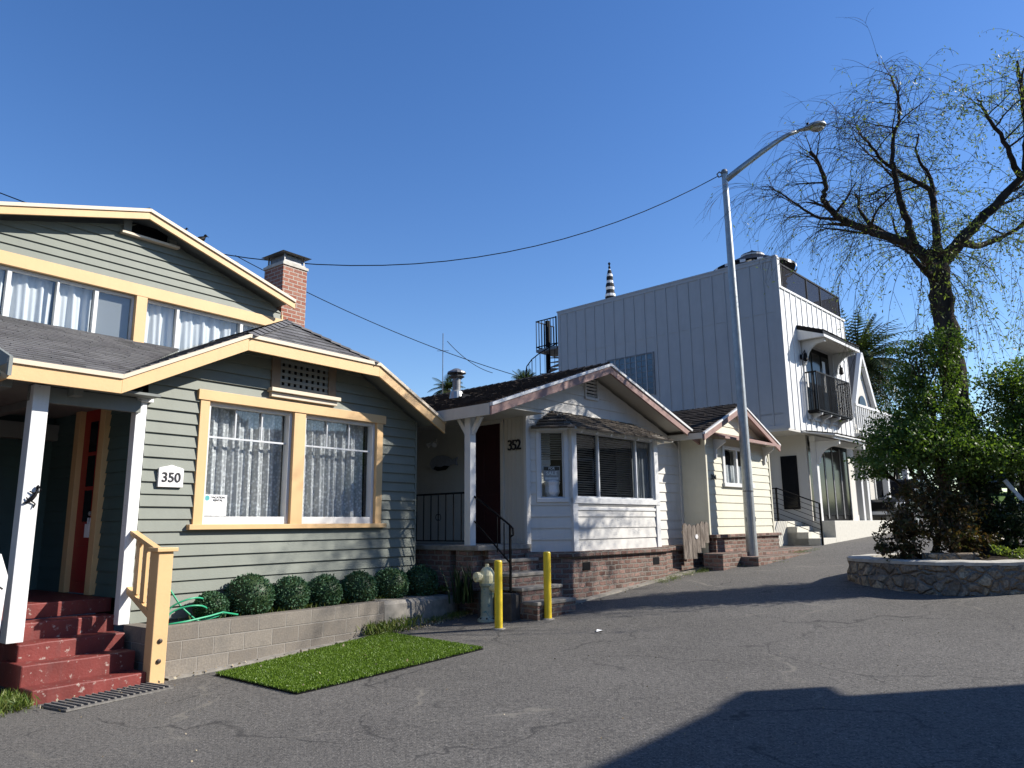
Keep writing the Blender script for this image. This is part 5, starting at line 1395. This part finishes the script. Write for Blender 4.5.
leafmesh('crown',[tuple(p) for p in leafpts],.072,'leafwillow',t,.30,down=.5)
print('TREE twigs faces',len(tw.f),'leaves',len(leafpts))

# leafy mass round the trunk ----------------------------------------------
def bushy(name,label,cat,c,blobs,size,mat,stems=True,aspect=.5,group=None,base=None,clump=40):
    t=empty(name,base or (c[0],c[1],1.0),0,label,cat,group); P=[]
    bx,by,bz=t.location
    for (dx,dy,z,rx,ry,rz_,n) in blobs: P.append(blob(n,(c[0]+dx-bx,c[1]+dy-by,z-bz),(rx,ry,rz_),.35,clump))
    leafmesh('crown',np.concatenate(P),size,mat,t,aspect)
    if stems:
        m=MB()
        for k,(dx,dy,z,rx,ry,rz_,n) in enumerate(blobs):
            s=Vector((random.uniform(-.15,.15),random.uniform(-.15,.15),-.1)); e=Vector((c[0]+dx-bx,c[1]+dy-by,z-bz)); mid=s.lerp(e,.5)+Vector((random.uniform(-.2,.2),random.uniform(-.2,.2),.2))
            m.tube(crv([s,mid,e],5),[.045-.0028*j for j in range(11)],6)
            for q in range(5):
                e2=e+Vector((random.uniform(-rx,rx)*.8,random.uniform(-ry,ry)*.8,random.uniform(-.2,rz_*.8))); m.tube([mid.lerp(e,.6),e2],[.02,.006],4)
        m.build('stems','twig',t)
    return t
C0=(8.1,13.0)
bushy('broadleaf_tree','bushy bright green tree left of the big trunk, reaching over the planter','tree',C0,
 [(-.35,-.1,4.75,.45,.5,.42,1500),(-.9,-.1,4.45,.50,.55,.42,1700),(-.55,0,4.1,.55,.6,.45,2000),(-.95,.1,3.85,.45,.6,.45,1700),(-.6,.1,3.5,.70,.7,.55,3200),(-1.35,.1,3.25,.50,.6,.40,2000),(-1.15,-.1,2.95,.85,.8,.45,4500),(-.2,-.2,2.85,.85,.8,.55,6000),(-1.70,0,2.62,.50,.6,.28,1900)],.062,'leafgreen',base=(7.75,13.1,1.0),clump=26)
bushy('broadleaf_tree','wide green leafy tree right of the big trunk, cut by the photo edge','tree',C0,
 [(.80,.2,4.1,.50,.6,.40,1600),(1.15,.2,3.75,.65,.7,.5,3800),(1.6,.3,4.25,.6,.7,.45,2600),(1.0,.1,3.3,.75,.8,.55,3600),(.8,0,2.75,.75,.8,.50,5000),(1.75,.3,2.9,.85,.9,.75,5000),(2.2,.4,3.9,.8,.8,.7,3000)],.062,'leafgreen',base=(9.0,13.2,1.0),clump=26)
bushy('ivy_mass','dense dark ivy swallowing the trunk of the weeping tree','ivy',C0,
 [(.20,.3,1.6,.50,.5,.75,2200),(.25,.3,2.5,.55,.5,.65,1800),(.62,.1,1.35,.42,.45,.45,1900),(.10,.35,3.4,.32,.35,.5,1400),(-.2,.3,2.2,.6,.4,.5,2000),(.35,-.2,1.75,.35,.35,.35,1300)],.075,'leafdark',stems=False,base=(8.3,13.3,1.0),clump=60)
bushy('reddish_shrub','reddish brown leafy shrub spilling over the stone planter edge','shrub',(7.0,12.6),
 [(-.15,0,1.95,.52,.5,.50,2100),(-.45,0,1.45,.45,.45,.45,1700),(.42,.05,1.85,.50,.45,.5,1800),(.2,-.25,1.45,.55,.4,.35,1700),(-.75,-.05,1.16,.30,.3,.20,800),(.65,-.1,1.25,.4,.35,.3,900)],.065,'leafred',base=(7.0,12.65,1.0))
bushy('ground_fern','low bright green fern on the planter coping','plant',(7.75,12.0),
 [(0,0,1.16,.30,.22,.12,420),(.35,.1,1.14,.25,.2,.10,300)],.06,'leafwillow',stems=False,base=(7.75,12.0,1.0))
t=empty('white_stake',(8.42,12.7,1.0),0,'pale wooden board leaning against the ivy beside the trunk','board')
m=MB(); m.bar((.22,-.1,.86),(-.02,.05,1.32),.07,.025,up=(0,1,0)); m.build('board','white',t)

# ------------------------------------------------------------------ palms
def palm(x,y,zc,R,label,group=None,nf=46,trunk=True,z0=None,w=.5,tr=.28):
    z0=g(x,y) if z0 is None else z0
    t=empty('palm_tree',(x,y,z0),0,label,'palm tree',group)
    if trunk: m=MB(); m.tube([(0,0,-.2),(.05,0,(zc-z0)*.5),(0,0,zc-z0)],[tr*1.15,tr,tr*1.1],12); m.build('trunk','palmbark',t)
    mr=MB(); V=[];F=[]
    for k in range(nf):
        a=random.uniform(0,6.283); el=rad(random.choice((75,55,35,15,-5,-25))+random.uniform(-9,9)); d=Vector((math.cos(a)*math.cos(el),math.sin(a)*math.cos(el),math.sin(el)))
        p=Vector((0,0,zc-z0)); pts=[p.copy()]; n=9; L=R*random.uniform(.85,1.1)
        for j in range(n): d.z-=.16; d.normalize(); p=p+d*(L/n); pts.append(p.copy())
        mr.tube(pts,[.035*(1-.8*j/n) for j in range(n+1)],3,cap=False)
        for j in range(1,n):
            for q in (0,.5):
                b=pts[j].lerp(pts[j+1],q); dd=(pts[j+1]-pts[j]).normalized(); s=dd.cross(Vector((0,0,1)))
                if s.length<.05: s=Vector((1,0,0))
                s.normalize(); lw=w*math.sin(math.pi*min(1,(j+q)/n*.85+.12))
                for sg in (-1,1):
                    tip=b+s*sg*lw+dd*lw*.7+Vector((0,0,-lw*.35)); wv=dd*.035
                    i=len(V); V+=[tuple(b-wv),tuple(b+wv),tuple(tip)]; F.append((i,i+1,i+2))
    mr.build('frond_ribs','leafpalm',t)
    m=MB(); m.add(V,F); m.build('crown','leafpalm',t)
    return t
palm(16.0,33.5,8.7,2.9,'large dark date palm rising behind the steep gabled house',nf=170,w=.6,tr=.4)
palm(-5.2,58,12.3,1.7,'small palm on the skyline left of the cottage roof vent pipe',nf=40,z0=3.0)
palm(.9,52,11.3,1.5,'small palm top peeking over the white cottage roof ridge',nf=40,z0=3.0)

# ------------------------------------------------------------------ far trees
def fartree(x,y,z0,hh,r,label,mat='leafgreen',n=2600,size=.22,group=None):
    t=empty('street_tree',(x,y,z0),0,label,'tree',group)
    m=MB(); m.tube([(0,0,-.3),(.1,0,hh*.35),(0,0,hh*.7)],[.22,.17,.06],8)
    for k in range(6): a=k*1.05; m.tube([(0,0,hh*(.3+.05*k)),(r*.6*math.cos(a),r*.6*math.sin(a),hh*(.55+.06*k))],[.08,.02],5)
    m.build('trunk','bark',t)
    P=[]
    for k in range(7):
        a=random.uniform(0,6.28); q=random.uniform(.2,.65)*r; P.append(blob(n//7,(q*math.cos(a),q*math.sin(a),hh*random.uniform(.45,.85)),(r*.5,r*.5,hh*.2),.3,30))
    leafmesh('crown',np.concatenate(P),size,mat,t,.6); return t
fartree(34,50,2.6,8,4.5,'dark green tree behind the parked car at the far right','leafdark')
fartree(26,52,2.3,7,4,'mid green tree filling the gap between the trunk and the far lawn','leafgreen')
fartree(42,47,2.8,9,5,'tall green tree beyond the far lawn','leafgreen')
fartree(20.5,40,2.0,7,3.5,'green tree at the end of the row of white houses','leafgreen')
fartree(24,44,2.2,4.5,3,'low dark tree beyond the steep gabled house','leafdark')

for k,(x,y,hh,r) in enumerate(((37,3,10,5.5),(40,20,10,6))):  # unseen trees added to darken what the panes mirror
    fartree(x,y,g(x,y),hh,r,('tall','broad')[k]+' dark tree added out of frame across the street to darken the window reflections','leafdark',4000,.30)
t=empty('unseen_row_house',(27.5,6,g(27,6)-.6),0,'long dark shingled row house added out of frame to darken the window reflections','house')  # added unseen house, keeps the bright horizon out of the glass
m=MB(); m.box(0,7,-26,21,-1.5,5.4); m.build('wall','oldwood',t)
m=MB(); m.slab([(-.5,-26.5,5.2),(3.5,-26.5,6.9),(3.5,21.5,6.9),(-.5,21.5,5.2)],.2); m.slab([(3.5,-26.5,6.9),(7.5,-26.5,5.2),(7.5,21.5,5.2),(3.5,21.5,6.9)],.2); m.build('roof','shbrown',t)
for k in range(9):
    for z in (1.2,3.4):
        y=-24+k*5; m=MB(); m.box(-.06,0,y,y+1.5,z,z+1.3); q=m.build('window','white',t)
        m=MB(); m.box(-.08,-.06,y+.1,y+1.4,z+.1,z+1.2); m.build('pane','darkglass',q)
# far lawn behind a retaining wall
m=MB(); m.prism([(19,35.5),(60,32.5),(70,60),(22,60)],lambda u,v,w:(u,v,w),1.0,2.42); o=m.build('retaining_wall','concdark'); tag(o,'low dark retaining wall holding the lawn at the far end of the street','wall')
m=MB(); V=[];nn=14
for i in range(nn+1):
    for j in range(7):
        x=19.1+(60-19.1)*i/nn+ (j*.6); y=35.6-3.0*i/nn+j*1.4; V.append((x,y,2.425+.14*j+random.uniform(-.02,.02)))
m.add(V,[(i*7+j,(i+1)*7+j,(i+1)*7+j+1,i*7+j+1) for i in range(nn) for j in range(6)]); struct(m.build('lawn','grass',smooth=True))

# ------------------------------------------------------------------ cars
def car(x,y,z,rz,label,suv=True,group=None):
    t=empty('parked_car',(x,y,z),rz,label,'car',group)
    H1=.95 if suv else .82; H2=1.72 if suv else 1.42
    body=[(-2.25,.38),(-2.28,.80),(-2.1,H1),(-1.15,H1+.10),(2.15,H1+.08),(2.27,.75),(2.25,.38)]
    m=MB(); m.prism(body,lambda u,v,w:(u,w,v),-.92,.92); m.build('body','carpaint',t,bevel=.07)
    cab=[(-1.15,H1+.06),(-.45,H2-.03),(.2,H2+.02),(1.65,H2-.02),(2.10,H1+.06)]
    m=MB(); m.prism(cab,lambda u,v,w:(u,w*(1-.13*(v-H1)),v),-.84,.84); m.build('cabin','carpaint',t,bevel=.06)
    m=MB()
    m.add([(-1.07,-.70,H1+.14),(-1.07,.70,H1+.14),(-.53,.63,H2-.10),(-.53,-.63,H2-.10)],[(0,1,2,3)])
    for s in (-1,1): m.add([(-.85,s*.835,H1+.16),(1.75,s*.835,H1+.16),(1.45,s*.775,H2-.12),(-.42,s*.775,H2-.12)],[(0,1,2,3)])
    m.build('window','darkglass',t)
    for s in (-1,1):
        m=MB(); m.box(-2.30,-2.2,s*.82,s*.52,.68,.84); m.build('headlight','paper',t,bevel=.02)
        for u in (-1.42,1.42):
            m=MB(); m.lathe([(.36,-.11),(.36,.11)],(u,s*.82,.36),20,axis=(0,1,0)); wh=m.build('wheel','tyre',t)
            m=MB(); m.lathe([(.22,.112),(.20,.12)],(u,s*.82,.36),14,axis=(0,s,0)); m.build('rim','galv',wh)
    m=MB(); m.box(-2.31,-2.24,-.45,.45,.60,.86); m.build('grille','black',t); m=MB(); m.box(-2.36,-2.22,-.86,.86,.40,.56); m.build('bumper','galvdark',t,bevel=.03)
    m=MB(); m.box(-2.375,-2.36,-.25,.25,.44,.54); m.build('number_plate','paper',t)
    return t
cx,cy=14.2,27.6; car(cx,cy,g(cx,cy),rad(90-43)+.0,'dark car parked beyond the patio of the modern building','car')
car(28.5,41.5,3.02,rad(200),'dark car parked behind the far lawn, partly hidden by the tree',False)

# ------------------------------------------------------------------ neighbour whose shadow falls across the street
ang=rad(4)  # a-axis = (cos10, sin10)
t=empty('neighbour_house',(0,0,0),ang,'tall house across the street, outside the frame, shading the near asphalt','house')
# local x=a, y=b
b0,b1=-4.0,6.85; bm=1.25; zw=5.75
def nz(b): return 6.20+(7.04-b)*.64
m=MB(); m.prism([(b0,-.2),(b1,-.2),(b1,zw+.35),(bm,nz(bm)-.3),(b0,zw)],lambda u,v,w:(w,u,v),12.0,21.0); m.build('wall','lapwhite',t)
m=MB(); e=6.86; e=6.87; m.add([(11.8,e,6.28),(21.2,e,6.28),(21.2,bm,nz(bm)),(11.8,bm,nz(bm)),(11.8,e,6.06),(21.2,e,6.06),(21.2,bm,nz(bm)-.16),(11.8,bm,nz(bm)-.16)],[(0,1,2,3),(7,6,5,4),(0,4,5,1),(0,3,7,4),(1,5,6,2),(2,6,7,3)])
m.add([(11.7,7.20,6.08),(12.2,7.20,6.08),(12.2,6.70,6.36),(11.7,6.70,6.36),(11.7,7.20,5.86),(12.2,7.20,5.86),(12.2,6.70,5.86),(11.7,6.70,5.86)],[(0,1,2,3),(7,6,5,4),(0,4,5,1),(0,3,7,4),(1,5,6,2),(2,6,7,3)])
e2=2*bm-6.86; m.add([(11.8,e2,5.52),(21.2,e2,5.52),(21.2,bm,nz(bm)),(11.8,bm,nz(bm)),(11.8,e2,5.36),(21.2,e2,5.36),(21.2,bm,nz(bm)-.16),(11.8,bm,nz(bm)-.16)],[(3,2,1,0),(4,5,6,7),(1,5,4,0),(4,7,3,0),(2,6,5,1),(3,7,6,2)])
m.build('roof','shbrown',t)
for y0,z0 in ((-2.2,.9),(2.4,.9),(-2.2,3.3),(2.4,3.3)):
    m=MB(); m.box(11.95,12.0,y0,y0+1.3,z0,z0+1.4); q=m.build('window','white',t,bevel=.01)
    m=MB(); m.box(11.93,11.95,y0+.1,y0+1.2,z0+.1,z0+1.3); m.build('pane','darkglass',q)
m=MB(); m.box(11.94,12.0,.3,1.3,.0,2.1); m.build('door','maroon',t)

# ------------------------------------------------------------------ weeds, litter
def weeds(name,label,spots,h_,n,mat='weed',spread=.1):
    P=[];N=[]
    for x,y,z in spots:
        k=n; p=np.column_stack([RNG.normal(0,spread,k)+x,RNG.normal(0,spread,k)+y,RNG.uniform(0,h_,k)]); p[:,2]+=z
        P.append(p)
    o=leafmesh(name,np.concatenate(P),h_*.8,mat,None,.12,nrm=np.tile([0,0,1.3],(len(P)*n,1))); tag(o,label,'weeds',kind='stuff'); return o
def line_spots(f,s0,s1,n0,n1,k): 
    out=[]
    for _ in range(k):
        s=random.uniform(s0,s1); p=f(s,random.uniform(n0,n1)); out.append((p[0],p[1],g(*p)))
    return out
weeds('grass_tufts','green weeds growing against the cement wall behind the turf mat',line_spots(aw,2.7,3.7,.03,.10,16),.16,50)
weeds('grass_tufts','pale grass fringe along the brick footing of the white cottage',line_spots(bw,3.0,5.9,.18,.42,60),.05,45,spread=.07)
weeds('grass_tufts','grass tufts around the street lamp base',[(lx+random.gauss(0,.3),ly-.1+random.gauss(0,.12),g(lx,ly)-.01) for _ in range(14)]+line_spots(dw,-3.5,.8,.6,.95,26),.05,40,spread=.08)
weeds('grass_tufts','wild green weeds beside the bottom red step at the photo edge',line_spots(aw,-2.1,-1.62,-.25,.30,26),.11,60,spread=.07)
weeds('grass_tufts','thin dry weeds on top of the planter wall between round bushes',[(*(aw(random.uniform(.1,4.6),random.uniform(-.3,-.2))),.55) for _ in range(46)],.07,12,spread=.05)
weeds('grass_tufts','weeds and rubble growth at the plastered wall end by the hydrant',line_spots(aw,3.8,5.0,.05,.22,26),.07,36,spread=.06)
pts=[]
for _ in range(420):
    s=random.uniform(3.4,5.1); p=aw(s,random.uniform(.02,.30)); pts.append((p[0],p[1],g(*p)+.012))
for _ in range(22):
    p=bil(random.random(),random.random()); pts.append((p.x,p.y,g(p.x,p.y)+.052))
for _ in range(160):
    p=random.choice((lambda:aw(random.uniform(-.2,3.8),random.gauss(.14,.10)),lambda:bw(random.uniform(-.3,5.8),random.gauss(.32,.12)),lambda:aw(random.uniform(-1.6,-.3),random.gauss(.3,.2))))(); pts.append((p[0],p[1],g(*p)+.030))
leafmesh('fallen_leaves',pts,.034,'drylit',None,.7); tag(bpy.data.objects['fallen_leaves'],'pale fallen leaves and crumbs along the planter wall, the turf mat and the kerbs','debris',kind='stuff')
pts=[]
for _ in range(520):
    x=random.uniform(-5,11); y=random.uniform(5,18); pts.append((x,y,g(x,y)+.006))
o=leafmesh('asphalt_grit',pts[:330],.017,'drylit',None,.8); tag(o,'tiny pale grit and litter scattered on the asphalt','debris',kind='stuff')
t=ground_empty('litter',1.17,10.6,.4,'small blue and white paper scrap on the open asphalt','litter')
m=MB(); m.add([(-.07,-.03,.005),(.02,-.04,.02),(.08,.02,.006),(-.02,.05,.025)],[(0,1,2,3)]); m.build('scrap','paper',t)
# dark strappy plants on the cottage bank
t=B.root('strappy_plant','dark strappy plant on the bank beside the cottage porch base','plant',-1.25,-.62,.45)
m=MB()
for k in range(30):
    a=random.uniform(0,6.28); b=random.uniform(.15,.4); L=random.uniform(.3,.62); x0,y0=random.gauss(0,.10),random.gauss(0,.10)
    pts=[(x0+b*L*math.cos(a)*q*q,y0+b*L*math.sin(a)*q*q,L*q) for q in (0,.3,.6,.85,1)]; m.tube(pts,[.016,.018,.015,.009,.002],3)
m.build('leaves','leafdark',t)
p=aw(4.85,-.30)
t=empty('cement_block',(p[0],p[1],.56),A.rz,'loose grey cement block on the wall end beside the last round bush','block')
m=MB(); m.box(-.14,.14,-.09,.09,0,.17); m.build('block_body','concdark',t,bevel=.015)
p=aw(4.62,-.28)
bushy('lime_shrub','small lime green shrub beside the last round bush','shrub',p,[(0,0,.63,.16,.12,.09,260)],.05,'weed',stems=False,base=(p[0],p[1],.55))
# white side board at the left photo edge with dark latch
t=A.root('side_gate','white board gate beside the left porch post with a dark latch','gate',-1.83,-.28,.2)
m=MB(); m.prism([(-.5,-.1),(.06,-.1),(.10,1.0),(.02,1.22),(-.5,1.26)],lambda u,v,w:(u,w,v),0,.04); m.build('gate_board','postwhite',t,bevel=.005)
m=MB(); m.lathe([(.035,0),(.04,.02),(.015,.03)],(-.0,-.0,.85),10,axis=(0,-1,0)); m.tube([(0,-.03,.85),(.03,-.04,.90),(.05,-.03,.88)],.01,5); m.build('latch','black',t)

# ================================================================== SKY, SUN, CAMERA
SUN_AZ,SUN_EL=86.0,33.4
w=bpy.data.worlds.new('World'); scn.world=w; w.use_nodes=True; nt=w.node_tree; nt.nodes.clear()
sky=nt.nodes.new('ShaderNodeTexSky'); sky.sky_type='NISHITA'; sky.sun_disc=False; sky.sun_elevation=rad(SUN_EL); sky.sun_rotation=rad(SUN_AZ)
sky.air_density=1.0; sky.dust_density=.15; sky.ozone_density=1.8; sky.altitude=20
bg=nt.nodes.new('ShaderNodeBackground'); bg.inputs[1].default_value=.078; ow=nt.nodes.new('ShaderNodeOutputWorld')
hs=nt.nodes.new('ShaderNodeHueSaturation'); hs.inputs['Saturation'].default_value=1.28; hs.inputs['Hue'].default_value=.511; hs.inputs['Value'].default_value=1.42; nt.links.new(sky.outputs[0],hs.inputs['Color']); nt.links.new(hs.outputs[0],bg.inputs[0]); nt.links.new(bg.outputs[0],ow.inputs[0])
sl=bpy.data.lights.new('sun','SUN'); sl.energy=5.0; sl.angle=rad(.5); sl.color=(1.0,.945,.87)
so=bpy.data.objects.new('sun',sl); COL.objects.link(so)
sd_=Vector((math.sin(rad(SUN_AZ))*math.cos(rad(SUN_EL)),math.cos(rad(SUN_AZ))*math.cos(rad(SUN_EL)),math.sin(rad(SUN_EL))))
so.rotation_euler=sd_.to_track_quat('Z','Y').to_euler(); so.location=(20,5,30)
cd=bpy.data.cameras.new('camera'); cam=bpy.data.objects.new('camera',cd); COL.objects.link(cam); scn.camera=cam
cd.sensor_width=36; cd.lens=36*740/1024; cd.clip_start=.1; cd.clip_end=5000
Mx=Matrix((R2,U2,-Fv)).transposed().to_4x4(); Mx.translation=(0,0,HH); cam.matrix_world=Mx
scn.render.resolution_x=1024; scn.render.resolution_y=768
scn.view_settings.view_transform='Standard'; scn.view_settings.look='None'; scn.view_settings.gamma=1; scn.view_settings.use_curve_mapping=False; scn.view_settings.exposure=0.70
scn.cycles.max_bounces=6; scn.cycles.transparent_max_bounces=12; scn.cycles.diffuse_bounces=3
